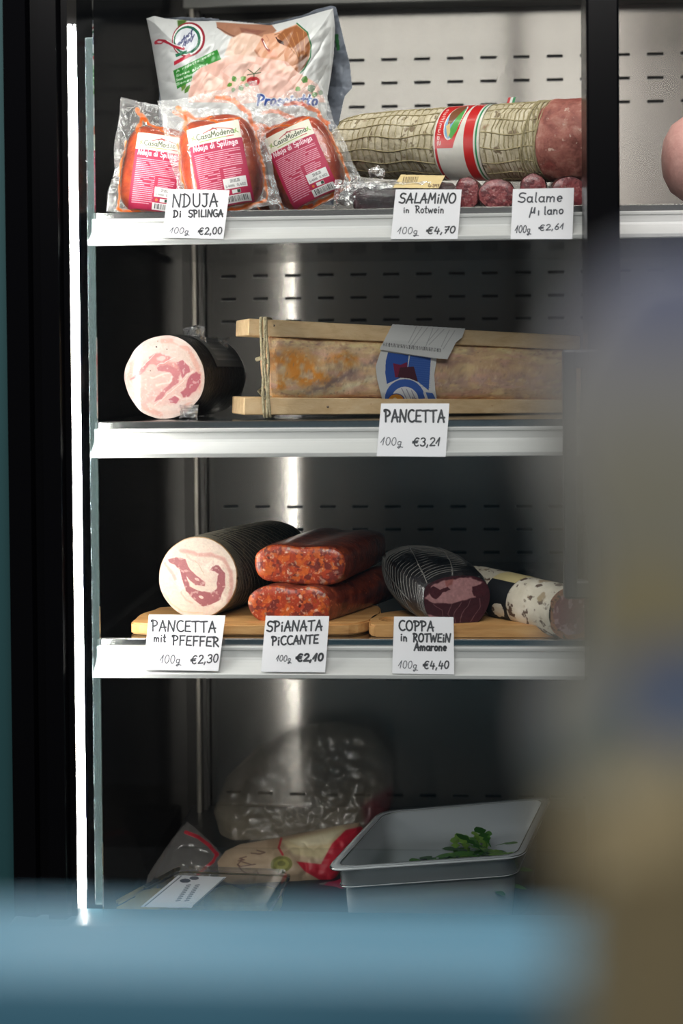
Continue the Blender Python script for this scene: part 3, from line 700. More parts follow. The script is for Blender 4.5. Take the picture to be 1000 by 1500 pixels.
for k in range(24): mb.add(*tube([R_[min(int(tt), 7)][i] * (1 - tt % 1) + R_[min(int(tt) + 1, 8)][i] * (tt % 1) for i, tt in [(i, 1.2 + k * .24 + .5 * math.sin(i / 72 * 2 * math.pi + k * .03)) for i in range(0, 72, 2)]], .0008, 4, closed=True))
for k in range(7): mb.add(*tube([R_[j][(k * 10 + j * 2) % 72] for j in range(1, 8)], .0012, 4))
mb.build('netting', plain('grey_netting', (104, 102, 98), .5), t)
cv = Cv(618, 838, 722, 926, 2.4, (66, 30, 36)).warp(2, 8, 3); A = lambda L: q4(L, 530, 780, 4.762)
cv.poly(A([(480, 380), (560, 340), (640, 325), (760, 315), (840, 350), (770, 410), (790, 450), (700, 475), (620, 495), (500, 490), (440, 455), (470, 420)]), (176, 128, 128), 1, 2)
cv.poly(A([(455, 400), (500, 380), (540, 400), (600, 375), (622, 400), (560, 420), (520, 465), (480, 440)]), (74, 32, 38), 1, 1)
cv.poly(A([(580, 340), (640, 320), (630, 360), (590, 380)]), (150, 84, 76), .7, 2)
cv.poly(A([(770, 380), (850, 355), (880, 400), (850, 440), (780, 440)]), (72, 32, 38), 1, 1.5)
for L in ([(500, 500), (560, 540), (570, 600)], [(620, 500), (600, 570), (630, 620)], [(690, 490), (640, 570), (650, 640)], [(760, 470), (700, 570), (680, 640)], [(820, 460), (830, 520), (760, 620)]): cv.line(A(L), .8, (150, 108, 110), .7)
cv.poly(A([(455, 560), (520, 590), (560, 620), (470, 600)]), (170, 120, 122), .8, 1)
cv.grain(.12, 3).cut(oc); face(cv, P, n, 'cut_face', t, printed('moist_cut', .25, .5, .25, 400.), .001)

# ------------------------------------------------------------------ lower shelf: white mould salami with black band
t = thing('white_salami', 'white mould salami with black band and cut end beside the black handle', 'salami', atz(800, 935, ZB))
n = -ydir(-22); ow = ellipse_px(838, 899, 37, 40, 24, .12); P = at(838, 899, .004); ax = ydir(-44); ax.z = .06
rings, c = roll(ow, P, n, ax, [(0, .93), (.002, .975), (.008, 1.0)] + [(l, s) for l, s in zip(np.linspace(.03, .215, 19), np.r_[np.full(14, 1.0), .97, .92, .82, .62, .3])])
zf = Z3 + .003; rings = [np.where(np.arange(3) == 2, np.maximum(r, zf if k < 7 else zb), r) for k, r in enumerate(rings)]
V, Fc = skin(rings, caps=(False, True))
obj('casing', bump_np(V, 30, .001, 2), Fc, noisy('white_mould_casing', [(.3, (196, 186, 164)), (.6, (224, 216, 198)), (.8, (236, 230, 216))], 30, .7, 0, .3, 150, spots=[(85, .565, (96, 76, 62), 'n'), (40, .62, (168, 148, 116), 'n')]), t)
br = [np.mean(rings[k], 0) + (np.array(rings[k]) - np.mean(rings[k], 0)) * 1.012 for k in range(7, 12)]
N0 = len(br[0]); Vb_, Fb_ = skin(br, caps=(False, False))
mi = []
for k in range(4):
    for i in range(N0):
        mi.append(0)
zc_ = np.mean(br[0], 0)[2]
top = [np.mean([Vb_[j][2] for j in f]) - np.mean([br[min(int(f[0] // N0), 4)][:, 2].mean()]) for f in Fb_]
obj('band', Vb_, Fb_, [plain('black_paper_band', (26, 26, 30), .55), plain('cream_band', (208, 192, 140), .6)], t, mi=[1 if h > .026 else 0 for h in top])
cv = Cv(806, 854, 886, 944, 2.2, (150, 92, 92)).warp(2.5, 9, 6)
cv.spots(13, .55, (176, 122, 118), .8, 4).spots(7, .63, (206, 168, 160), .8, 12); cv.ell(830, 928, 12, 7, (206, 168, 160), .9, .2, 3)
d = segdist(cv.X + cv.wx, cv.Y + cv.wy, resample(ow, 60), True); cv.blend(np.clip((9 - d) / 1.5, 0, 1), (186, 128, 92)); cv.spots(2.6, .6, (104, 84, 66), .8, 3, within=(d < 9).astype(float))
cv.grain(.08, 2.5).cut(resample(ow, 72)); face(cv, P, n, 'cut_face', t, None, .0008)

# ------------------------------------------------------------------ middle shelf: wrapped pancetta
t = thing('rolled_pancetta', 'cling-wrapped pancetta roll with marbled pink cut face at the side wall', 'cured meat', atz(241, 613, Z2))
out = shape_face(241, 552.5, 58.5, 61.5, .8, 5); n = -ydir(2); P = at(241, 552, atz(241, 614, Z2).y); axis = ydir(14)
rings, c = roll(out, P, n, axis, ROUND + [(.03, 1.0), (.08, .99), (.12, .97), (.155, .95), (.175, .86), (.185, .6), (.188, .25)])
zb2 = Z2 + .0012; rings = [np.where(np.arange(3) == 2, np.maximum(r, zb2), r) for r in rings]
V, Fc = skin(rings); obj('rind', bump_np(V, 50, .0008), Fc, noisy('black_pepper_rind', [(.3, (20, 18, 17)), (.55, (40, 37, 33)), (.8, (86, 76, 60))], 80, .35, .6, .6, 120), t)
wr = [np.mean(r, 0) + (np.array(r) - np.mean(r, 0)) * 1.02 for r in rings[1:]]
V, Fc = skin(wr, caps=(False, False)); obj('cling_wrap', bump_np(V, 70, .0016, 3), Fc, M['wrap'], t)
cv = Cv(180, 488, 303, 616, 2.4, (222, 194, 182)).warp(2.2, 8, 14); A = lambda L: q4(L, 170, 470, 5)
d = segdist(cv.X + cv.wx, cv.Y + cv.wy, resample(out, 60), True); cv.blend(np.clip((5 - np.abs(d - 8)) / 3, 0, 1), (224, 160, 142), .75)
cv.poly(A([(90, 420), (180, 500), (200, 600), (100, 540)]), (226, 200, 188), .9, 4); cv.spots(20, .55, (232, 208, 198), .7, 31)
cv.poly(A([(200, 300), (300, 235), (450, 290), (545, 335), (612, 400), (612, 500), (545, 562), (430, 612), (280, 630), (200, 570), (150, 480)]), (224, 164, 152), .55, 5)
for L_ in ([(260, 420), (330, 400), (385, 385)], [(300, 470), (390, 450), (420, 400)], [(470, 420), (520, 400), (560, 370)], [(240, 560), (330, 500), (420, 470)], [(430, 540), (480, 570), (540, 570)]): cv.line(A(L_), 2.6, (236, 212, 202), .85, 2)
cv.poly(A([(100, 430), (180, 350), (250, 270), (262, 300), (200, 370), (150, 420)]), (204, 116, 116), 1, 2)
cv.poly(A([(235, 262), (320, 232), (395, 265), (400, 285), (330, 335), (290, 330), (250, 310)]), (214, 132, 128), 1, 2); cv.ell(*A([(330, 275)])[0], 6.5, 4, (228, 192, 182), .9, -.4, 2)
cv.poly(A([(440, 300), (485, 290), (535, 330), (535, 375), (480, 420), (462, 360)]), (188, 96, 106), 1, 1.5)
cv.poly(A([(300, 345), (380, 308), (450, 312), (470, 370), (450, 450), (400, 490), (335, 570), (280, 592), (305, 540), (385, 470), (425, 410), (390, 372), (310, 372)]), (200, 112, 116), 1, 1.5)
cv.poly(A([(330, 300), (430, 300), (460, 350), (430, 340), (380, 320)]), (222, 150, 140), .8, 2)
cv.poly(A([(540, 410), (582, 375), (616, 390), (616, 452), (580, 512), (530, 555), (492, 556), (465, 520), (512, 492), (522, 460)]), (184, 86, 98), 1, 1.5); cv.ell(*A([(575, 450)])[0], 2.5, 2, (222, 160, 160), .8)
cv.poly(A([(383, 572), (430, 550), (462, 578), (440, 606), (395, 598)]), (188, 90, 102), 1, 1.2)
cv.poly(A([(150, 500), (200, 478), (232, 520), (205, 560), (222, 610), (270, 650), (185, 612), (150, 550)]), (226, 168, 156), .9, 2)
cv.poly(A([(230, 540), (290, 500), (390, 470), (330, 520), (250, 590), (215, 600)]), (226, 166, 156), .8, 2)
cv.line(A([(280, 620), (380, 540), (500, 430), (560, 380)]), .9, (245, 225, 215), .8); cv.line(A([(190, 340), (240, 280), (280, 250)]), 1., (245, 230, 220), .7); cv.line(A([(300, 330), (430, 265)]), .9, (245, 230, 225), .8)
for x, y, r in ((292, 192, 1.5), (372, 210, .8), (250, 366, .9), (308, 150, .7)): cv.ell(*A([(x, y)])[0], r, r, (60, 44, 36))
cv.spots(4, .68, (232, 208, 198), .5, 8).grain(.05, 3); cv.C = cv.C * .87; cv.cut(resample(out, 72)); face(cv, P, n, 'cut_face', t)
# crumpled wrap ends and the product sticker
def crumple(name, px0, px1, Y, parent, seed, mat=None, amp=.004, ncell=16, dz=.0):
    (x0, y0), (x1, y1) = px0, px1; V = []; r = random.Random(seed)
    for j in range(ncell + 1):
        for i in range(ncell + 1):
            p = at(x0 + (x1 - x0) * i / ncell, y0 + (y1 - y0) * j / ncell, Y); e = min(i, ncell - i, j, ncell - j) / ncell
            q = p + Vector((mnoise.noise(p * 180 + Vector((seed, 0, 0))), -abs(mnoise.noise(p * 120 + Vector((0, seed, 0)))) * 3 * min(1, e * 5), mnoise.noise(p * 160 + Vector((0, 0, seed))))) * amp
            V.append(q)
    k = ncell + 1
    return obj(name, V, [[j * k + i, j * k + i + 1, (j + 1) * k + i + 1, (j + 1) * k + i] for j in range(ncell) for i in range(ncell)], mat or M['wrap'], parent)
M['wrap_white'] = film('crumpled_film', .16, (235, 235, 235), gloss=1.0, bump=1.0, bscale=260.)
Yp = P.y
crumple('wrap_fold', (263, 594), (290, 613), Yp - .004, t, 4, M['wrap_white'], .003)
crumple('wrap_tail', (272, 478), (300, 500), Yp + .06, t, 9, M['wrap_white'], .006)
crumple('wrap_tail', (315, 494), (334, 512), Yp + .12, t, 11, M['wrap_white'], .005)
ri, i0 = 6, 0
def on_roll(rings, t0, t1, a0, a1, lift, nt=10, na=16):     # grid patch lying on a roll; a in turns from the top, clockwise for the viewer
    R = np.array(rings); V = []
    for u in np.linspace(0, 1, na):
        for v in np.linspace(0, 1, nt):
            tt = t0 + (t1 - t0) * v; i = int(tt); f = tt - i; q = R[i] * (1 - f) + R[min(i + 1, len(R) - 1)] * f; c = q.mean(0)
            ang = np.arctan2(q[:, 2] - c[2], q[:, 0] - c[0]); want = math.pi / 2 - 2 * math.pi * (a0 + (a1 - a0) * u)
            k = int(np.argmin(np.abs(np.angle(np.exp(1j * (ang - want)))))); V.append(c + (q[k] - c) * lift)
    return np.array(V).reshape(na, nt, 3)
pt = on_roll(rings, 3.3, 6.1, .03, .21, 1.035, 30, 30)
cv = Cv(0, 0, 29, 29, 1, (92, 92, 90))
for k in range(9): cv.line([(3, 3 + k * 2.6), (26 - (k * 7 % 9), 3 + k * 2.6)], .9, (150, 150, 146), .8)
cv.mesh(pt, 'product_sticker', M['paper_print'], t)

# ------------------------------------------------------------------ middle shelf: pancetta pressed between wooden slats
t = thing('boarded_pancetta', 'long pancetta tied with twine between two pale wooden slats', 'cured meat', atz(560, 612, Z2))
Yl, Yr = .075, .235
def L2(px, py, f): return at(px, py, Yl + (Yr - Yl) * f)
M['pine'] = noisy('raw_pine', [(.25, (206, 170, 122)), (.5, (228, 196, 150)), (.8, (240, 214, 174))], 8, .62, 0, .15, 50, (1.5, 10, 10), 5, spots=[(34, .72, (176, 118, 70), 'n')])
def slat(tl, bl, tr, br, dep, parent):
    a, b, c, d = L2(*tl, 0), L2(*bl, 0), L2(*tr, 1), L2(*br, 1)
    ax = (c - a).normalized(); back = Vector((-ax.y, ax.x, 0)).normalized() * dep
    V = [a, b, d, c, a + back, b + back, d + back, c + back]
    bm = bmesh.new(); vs = [bm.verts.new(v) for v in V]
    for f in ([0, 1, 2, 3], [7, 6, 5, 4], [4, 5, 1, 0], [3, 2, 6, 7], [4, 0, 3, 7], [1, 5, 6, 2]): bm.faces.new([vs[i] for i in f])
    bmesh.ops.recalc_face_normals(bm, faces=bm.faces[:]); bmesh.ops.bevel(bm, geom=bm.edges[:], offset=.0012, segments=1, affect='EDGES'); bm.verts.index_update()
    o = obj('wooden_slat', [v.co.copy() for v in bm.verts], [[v.index for v in f.verts] for f in bm.faces], M['pine'], parent, smooth=False); bm.free(); return o
slat((364, 466.5), (363, 491), (850, 492), (850, 513), .085, t)
slat((357.5, 582), (357, 608), (850, 586), (850, 605), .085, t)
# meat: rounded section swept from left to right
rings = []
for f, k in ((0, .25), (.004, .6), (.014, .84), (.035, .97), (.06, 1.0), (.3, 1.0), (.6, 1.01), (1.0, 1.0)):
    px = 379 + (850 - 379) * f; yt = 488 + (505 - 488) * f; yb = 585 + (590 - 585) * f
    a, b = L2(px, yt, f + .02), L2(px, yb, f + .02); cz = (a.z + b.z) / 2; hh = (a.z - b.z) / 2; cc = Vector((a.x, a.y + .038, cz))
    rings.append([cc + Vector((.016 * 0, 0, 0)) + Vector((math.sin(u) * 0, 0, 0)) + Vector((.0, -abs(math.cos(u)) ** (.62) * math.copysign(1, math.cos(u)) * .042 * k, abs(math.sin(u)) ** .62 * math.copysign(1, math.sin(u)) * hh * k)) for u in np.linspace(0, 2 * math.pi, 56, endpoint=False)])
rr = []
for k in range(len(rings) - 1):
    for q in np.linspace(0, 1, 6 if k < 4 else 14, endpoint=False): rr.append(np.array(rings[k]) * (1 - q) + np.array(rings[k + 1]) * q)
rr.append(np.array(rings[-1]))
rq = []
for k in range(len(rr) - 1):
    for q in np.linspace(0, 1, 5, endpoint=False): rq.append(rr[k] * (1 - q) + rr[k + 1] * q)
rq.append(rr[-1])
def dens(r): r = np.asarray(r); n = len(r); return np.stack([np.interp(np.linspace(0, n, n * 3, endpoint=False), np.arange(n + 1), np.r_[r[:, k], r[0, k]]) for k in range(3)], -1)
rq = [dens(r) for r in rq]; V, Fc = skin(rq, caps=(False, False))
nr, na_ = len(rq), len(rq[0]); cl_ = np.array([np.linspace(0, 1, nr)[:, None] * np.ones((1, na_)), np.ones((nr, 1)) * np.linspace(0, 1, na_, endpoint=False)[None, :]])
PX = np.zeros((nr, na_)); PY = np.zeros((nr, na_)); RI = R3n.T
for i, r in enumerate(rq):
    c_ = (np.asarray(r) - COn) @ np.array(R3); PX[i] = 500 + F * (c_[:, 0] / -c_[:, 2]); PY[i] = 750 - F * (c_[:, 1] / -c_[:, 2]) + SHIFT * 1500
paint = Cv(0, 0, 1, 1, 1, (198, 164, 128)); paint.X, paint.Y = PX, PY; paint.nx, paint.ny = na_, nr
paint.C = np.ones((nr, na_, 3)) * np.array((196, 162, 126.)); paint.A = np.ones((nr, na_)); paint.wx = (fbm(PX, PY, 14, 3) - .5) * 16; paint.wy = (fbm(PX, PY, 14, 8) - .5) * 10
def streak(th, c, al, seed, sx=26, sy=7): paint.blend(np.clip((fbm(PX / sx * 8, PY / sy * 8, 8, seed) - th) * 7, 0, 1), c, al)
streak(.5, (178, 142, 118), .8, 2); streak(.55, (212, 186, 140), .8, 5); streak(.6, (160, 128, 116), .7, 9); streak(.58, (206, 160, 142), .6, 14, 30, 9)
bl_ = lambda cx, cy, rx, ry: np.clip(1.4 - np.hypot((PX + paint.wx - cx) / rx, (PY + paint.wy - cy) / ry) * 1.2, 0, 1)
og = np.clip((fbm(PX, PY, 11, 21) - .36) * 5, 0, 1)
for e_ in ((425, 530, 44, 22), (450, 548, 50, 18), (400, 565, 24, 10), (500, 530, 26, 14)): paint.blend(bl_(*e_) * og, (214, 134, 44), .9)
paint.blend(bl_(385, 535, 12, 40), (206, 170, 140), .6)
for L_, c_, w_ in (([(440, 578), (500, 556), (545, 530), (575, 515)], (132, 112, 108), 10), ([(430, 582), (500, 572), (560, 548), (620, 530)], (206, 192, 160), 9), ([(400, 500), (480, 504), (560, 508), (700, 512), (840, 520)], (216, 198, 150), 8), ([(400, 493), (560, 497), (840, 512)], (148, 128, 112), 5), ([(640, 560), (740, 556), (840, 560)], (182, 150, 138), 16)):
    dd = segdist(PX + paint.wx, PY + paint.wy, L_); paint.blend(np.clip(1 - dd / w_, 0, 1) * np.clip((fbm(PX, PY, 6, 31) - .3) * 4, 0, 1), c_, .9)
paint.blend(np.clip((fbm(PX, PY, 3.4, 41) - .66) * 9, 0, 1), (216, 198, 160), .5); paint.blend(np.clip((fbm(PX, PY, 3.0, 51) - .70) * 9, 0, 1), (140, 114, 100), .5)
paint.C = np.clip(paint.C * 1.13, 0, 240); V = bump_np(V, 22, .0035, 6); V = bump_np(V, 90, .0008, 2)
obj('cured_pork', V, Fc, printed('cured_pork_crust', .62, 0, .3, 260.), t, col=np.concatenate([lin(paint.C.reshape(-1, 3)), np.ones((nr * na_, 1))], 1))
tw = []
pa, pb = L2(386, 466, .03), L2(391, 610, .03)
for off, r in ((-.003, .0022), (.001, .0022), (.0045, .0018)):
    o_ = Vector((off, 0, 0)); pts = []
    for k in range(17):
        f = k / 16; p = pa.lerp(pb, f); pts.append(p + o_ + Vector((.001 * math.sin(f * 9 + off * 900), -.0035 - .004 * math.sin(f * math.pi), 0)))
    for k in range(1, 8): f = k / 7; pts.append(pb + o_ + Vector((-.004 * f, .088 * f, -.001)))
    for k in range(1, 8): f = k / 7; pts.append(pb.lerp(pa, f) + o_ + Vector((-.004, .088, .002 * f)))
    tw.append(pts)
mb = MB()
for pts, r in zip(tw, (.0022, .0022, .0018)): mb.add(*tube(pts, r, 6, closed=True))
mb.add(*tube([pa.lerp(pb, .42) + Vector((-.012, .004, 0)), pa.lerp(pb, .40) + Vector((-.002, -.004, 0)), pa.lerp(pb, .46) + Vector((.004, -.006, 0))], .003, 6))
mb.add(*tube([pa.lerp(pb, .66) + Vector((.0, -.006, 0)), pa.lerp(pb, .74) + Vector((-.010, -.002, 0)), pa.lerp(pb, .82) + Vector((.0, -.006, 0))], .0026, 6))
mb.build('twine', noisy('hemp_twine', [(.3, (150, 136, 104)), (.7, (206, 194, 160))], 300, .8, 0, .6, 500), t)
for x, y in ((401, 477), (648 + 110, 498), (780, 498), (730, 599), (480, 596)):
    f = (x - 364) / (850 - 364); obj('nail', *tube([L2(x, y, f) + Vector((0, -.0008, 0)), L2(x, y, f) + Vector((0, .004, 0))], .0016, 8), plain('dull_nail', (120, 104, 92), .5, .6), t)
# label: a white flap with a barcode over the blue print
nl = (L2(850, 540, 1) - L2(364, 540, 0)).normalized(); nn = Vector((nl.y, -nl.x, 0)).normalized()
Pm = L2(600, 540, (600 - 364) / 486) + nn * .0065
cv = Cv(550, 505, 645, 600, 2.4, (222, 222, 220)); A = lambda L: q4(L, 540, 460, 6.25)
cv.poly(A([(175, 350), (365, 375), (355, 480), (300, 580), (165, 640), (150, 540), (155, 430)]), (46, 88, 170)).poly(A([(378, 378), (568, 402), (548, 700), (450, 620), (360, 480)]), (50, 92, 172))
for k in range(14): cv.line(A([(382, 395 + k * 20), (560, 412 + k * 20)]), .5, (92, 130, 196), .7)
cv.poly(A([(222, 450), (290, 465), (350, 440), (352, 500), (300, 580), (240, 580)]), (124, 26, 66)).poly(A([(285, 490), (412, 480), (450, 620), (360, 590), (265, 580)]), (72, 26, 44))
cv.ell(*A([(330, 780)])[0], 31, 31, (222, 222, 224)).ell(*A([(330, 780)])[0], 29.5, 29.5, (58, 98, 178)).ell(*A([(330, 790)])[0], 20, 20, (226, 226, 228))
cv.ell(*A([(250, 795)])[0], 13, 11, (40, 74, 150)).ell(*A([(250, 795)])[0], 11.5, 9.8, (222, 146, 40)).ell(*A([(240, 785)])[0], 3.4, 3.2, (238, 216, 176)).ell(*A([(515, 810)])[0], 7, 6, (224, 168, 92))
cv.poly(A([(520, 715), (585, 725), (640, 830), (560, 830)]), (70, 108, 182)).line(A([(500, 720), (540, 830)]), 1, (235, 235, 235))
for k in range(3): cv.line(A([(300 + k * 45, 680 + k * 10), (370 + k * 40, 830)]), 1.1, (120, 112, 140), .7)
cv.text('ALTO', *[A([(395, 0)])[0][0], A([(450, 0)])[0][0]], 588, 592, 7, .9, (110, 104, 130), 0, .9)
cv.cut(A([(120, 300), (60, 480), (75, 600), (100, 700), (140, 860), (640, 860), (610, 700), (600, 560), (630, 360)]))
e = (cv.Y - 515) / 80; pl = plane_np(cv.X, cv.Y, Pm, nn, -(.012 * np.clip((.08 - e) / .6, 0, 1) ** 2 + .02 * np.clip((e - .7) / .3, 0, 1) ** 2))
lb = cv.mesh(pl, 'blue_label', M['paper_print'], t)
cv = Cv(553, 472, 684, 530, 2.4, (214, 214, 212))
bx = A([(135, 262), (655, 318)]); r = random.Random(3); f = 0
while f < 1:
    wv = r.uniform(.006, .022); x = bx[0][0] + (bx[1][0] - bx[0][0]) * f; y = bx[0][1] + (bx[1][1] - bx[0][1]) * f
    cv.poly([(x, y - .5), (x + wv * 50, y - .2), (x + wv * 50 - .6, y + 5.2), (x - .6, y + 5)], (60, 60, 62)); f += wv + r.uniform(.006, .014)
for k in range(8):
    x = 600 + k * 8; cv.line([(x + 10, 478 + k * .9), (x - 2 - (k % 3) * 5, 502 + (k % 4) * 3)], .8, (150, 150, 152), .8)
cv.cut(A([(215, 92), (885, 132), (855, 215), (800, 260), (720, 415), (620, 408), (95, 325)]))
P2 = Pm + nn * .004
e = np.clip((500 - cv.Y) / 26, 0, 1.2); pl = plane_np(cv.X, cv.Y, P2, nn, -.010 * e ** 1.5 + .004 * np.clip((cv.Y - 512) / 14, 0, 1) ** 2)
cv.mesh(pl, 'barcode_label', M['paper_print'], t)
# ------------------------------------------------------------------ upper shelf: white printed ham bag
t = thing('ham_bag', 'large white printed ham bag with child picture standing behind the vacuum packs', 'food package', atz(350, 300, Z1) + Vector((0, .2, 0)))
Pb = at(350, 150, .255); nb_ = Vector((-.03, -1, .12)).normalized()
ob = [(214, 27), (226, 23), (243, 27), (268, 29), (282, 31), (330, 30), (372, 34), (394, 37), (412, 33), (440, 26), (470, 17), (488, 12), (491, 40), (489, 80), (485, 110), (480, 140), (478, 180), (474, 240), (466, 300), (240, 300), (240, 200), (236, 150), (230, 112), (222, 64)]
cv = Cv(208, 4, 500, 304, 2.0, (206, 208, 207))
e = np.clip(segdist(cv.X, cv.Y, ob, True) / 46, 0, 1)
A4 = lambda L: q4(L, 210, 0, 6.667); A5 = lambda L: q4(L, 340, 0, 4.545)
cv.spots(30, .56, (206, 208, 206), .7, 3)
# mother and child picture
cv.poly(A4([(710, 215), (1000, 235), (1250, 240), (1300, 300), (1150, 420), (1000, 420), (800, 330), (720, 270)]), (164, 116, 92), 1, 1.5).line(A4([(720, 268), (850, 340), (1000, 392), (1150, 390)]), 1.6, (112, 72, 58), .9).line(A4([(1000, 290), (1060, 310), (1130, 300)]), 1.8, (124, 60, 56), .9)
cv.poly(A4([(850, 380), (1000, 300), (1300, 420), (1180, 560), (960, 560), (790, 540)]), (222, 188, 168), 1, 2)
cv.poly(A4([(940, 270), (1100, 290), (1200, 300), (1120, 340), (960, 320)]), (132, 84, 70), .8, 2)
cv.poly(A5([(150, 330), (210, 230), (300, 215), (430, 160), (505, 225), (525, 330), (500, 420), (420, 500), (370, 460), (290, 430), (190, 390)]), (214, 158, 126), 1, 1.5)
cv.poly(A5([(300, 240), (350, 195), (430, 170), (505, 225), (520, 330), (500, 420), (440, 490), (410, 470), (440, 400), (420, 330), (340, 300)]), (152, 94, 56), 1, 2)
for k in range(9): cv.line(A5([(320 + k * 22, 225 - k * 2), (370 + k * 16, 300), (420 + k * 8, 360 + k * 8)]), .9, (206, 150, 98) if k % 2 else (140, 84, 50), .8)
cv.poly(A5([(440, 380), (500, 360), (500, 420), (440, 480)]), (98, 64, 46), .8, 3)
cv.poly(A5([(295, 255), (345, 280), (330, 295), (300, 275)]), (60, 38, 34), 1, .6).line(A5([(292, 250), (312, 282), (342, 294)]), 1.8, (60, 38, 34)); cv.line(A5([(200, 262), (222, 312), (246, 338)]), 3.2, (140, 56, 54)); cv.line(A5([(208, 274), (226, 312), (238, 326)]), 1.4, (240, 228, 222)).line(A5([(150, 335), (190, 392), (290, 432), (370, 462)]), 2.2, (172, 112, 86), .9, 2).ell(*A5([(270, 360)])[0], 8, 5, (222, 146, 118), .7, .4, 4).line(A5([(282, 232), (310, 222), (330, 236)]), 1.2, (130, 84, 58), .8); cv.line(A5([(225, 235), (245, 265), (235, 275)]), 1, (190, 128, 104))
cv.line(A5([(430, 155), (500, 215), (525, 300), (520, 380), (480, 460), (415, 525)]), 1.9, (36, 110, 66))
# slices of ham
cv.poly(A4([(440, 900), (480, 760), (560, 640), (720, 590), (860, 540), (1000, 540), (1400, 600), (1500, 700), (1700, 820), (1780, 1000), (440, 1000)]), (234, 188, 172), 1, 1.5)
for L, c in (([(570, 800), (640, 710), (740, 760), (790, 790), (700, 880), (590, 890)], (242, 206, 190)), ([(760, 700), (840, 620), (1000, 600), (1180, 640), (1100, 760), (860, 770)], (240, 202, 188)), ([(1000, 800), (1200, 700), (1400, 760), (1500, 900), (1200, 960)], (238, 196, 182)), ([(780, 900), (1000, 850), (1250, 960), (1000, 1010), (760, 1000)], (242, 208, 196))):
    cv.poly(A4(L), c, .95, 1.5).line(A4(L + L[:1]), .8, (226, 164, 146), .6)
cv.poly(A5([(270, 440), (330, 420), (420, 490), (380, 500), (300, 460)]), (234, 190, 170), 1, 1.5)
def leaf(x, y, a, l, wd, c): cv.poly([(x + math.cos(a) * l * u - math.sin(a) * wd * v, y + math.sin(a) * l * u + math.cos(a) * wd * v) for u, v in ((0, 0), (.3, 1), (.7, .8), (1, 0), (.7, -.8), (.3, -1))], c)
for x, y, a, l, wd, c in ((340, 122, 2.6, 9, 3, (98, 146, 60)), (345, 120, -2.0, 10, 4, (80, 132, 52)), (352, 118, -.6, 10, 4, (104, 150, 66)), (350, 126, .8, 9, 4, (84, 136, 54)), (358, 124, .1, 8, 3, (112, 156, 74)), (343, 128, 2.0, 8, 3, (92, 140, 56)), (444, 122, -1.2, 12, 5, (92, 138, 66)), (450, 132, -.4, 13, 6, (78, 126, 60)), (456, 140, -.3, 10, 4, (100, 146, 76)), (466, 134, .5, 8, 4, (74, 116, 58)), (440, 128, 2.6, 9, 4, (116, 156, 90)), (266, 134, -1.2, 20, 3, (110, 150, 60)), (270, 137, -1.0, 16, 3, (84, 130, 52))): leaf(x, y, a, l, wd, c)
cv.ell(371, 119, 9.5, 7, (188, 42, 48)).ell(367, 119, 3, 2.4, (214, 92, 88)).ell(375, 123, 4, 2.6, (222, 120, 110), .5)
for a in range(5): cv.line([(372, 108), (372 + 11 * math.cos(a * 1.1 - .6), 108 + 7 * math.sin(a * 1.25 - 1.2) - 2)], 1.2, (58, 84, 50))
# round Italian emblem, ribbon and green panel
cv.poly(A4([(330, 200), (430, 190), (400, 240), (340, 280)]), (76, 110, 50), 1, 2).ell(268, 27, 8, 2.6, (190, 196, 60), .9, .2)
cv.ell(276, 58, 24, 26, (150, 36, 52), 1, .5).ell(275, 58, 21.5, 23.5, (236, 236, 234), 1, .5).ell(274, 58.5, 19.5, 21, (30, 104, 74), 1, .5).ell(273, 58.5, 16.5, 17.5, (214, 218, 224), 1, .5)
cv.text('oduct', 259, 281, 69, 49, 9.5, 1.5, (52, 58, 104), .3); cv.text('Italy', 266, 283, 71, 56, 10, 1.6, (52, 58, 104), .3)
cv.line(A4([(120, 420), (150, 395), (200, 400), (250, 420), (320, 460), (390, 475)]), 4.2, (178, 34, 56)).line(A4([(230, 395), (300, 435), (380, 460)]), 1.6, (232, 232, 230)).ell(*A4([(150, 412)])[0], 6.5, 3.2, (186, 40, 60)).ell(*A4([(158, 410)])[0], 4, 1.2, (225, 225, 225))
cv.poly(A4([(310, 530), (430, 490), (420, 520), (320, 560)]), (30, 110, 76)).poly(A4([(300, 600), (450, 520), (470, 545), (300, 640)]), (186, 38, 60))
cv.poly(A4([(290, 690), (400, 640), (560, 560), (720, 482), (760, 580), (560, 660), (480, 720), (470, 790), (330, 870)]), (48, 136, 48))
for k, s in enumerate(('A ridotto sodio', 'Senza glutine', 'Senza lattosio', 'Senza')):
    y = 711 + k * 42; cv.text(s, 210 + 320 / 6.667, 210 + (690 - k * 60 if k < 2 else 480) / 6.667, y / 6.667, (y - (185 if k == 0 else 120 if k == 1 else 60)) / 6.667, 3.4, .75, (228, 240, 226))
# brand word at the lower edge and pale line down the right side
cv.text('Prosciutto', 375, 464, 154, 154, 15, 5.6, (236, 238, 242), .2).text('Prosciutto', 375, 464, 154, 154, 15, 3.1, (38, 74, 158), .2)
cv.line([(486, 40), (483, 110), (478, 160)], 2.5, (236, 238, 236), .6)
cv.cut(ob)
hb = .032 * np.sin(e * math.pi / 2) ** .8 + (fbm(cv.X, cv.Y, 38, 21) - .5) * .012 + (np.abs(fbm(cv.X + cv.Y * .5, cv.Y * .6, 22, 33) - .5) - .1) * .014 * np.clip(e * 3, 0, 1)
pts = plane_np(cv.X, cv.Y, Pb, nb_, hb); cv.mesh(pts, 'printed_front', M['paint_print'], t)
ob2 = [(222, 24), (300, 24), (392, 33), (440, 20), (484, 5), (492, 8), (502, 50), (512, 90), (516, 128), (505, 140), (496, 180), (488, 300), (232, 300), (232, 120)]
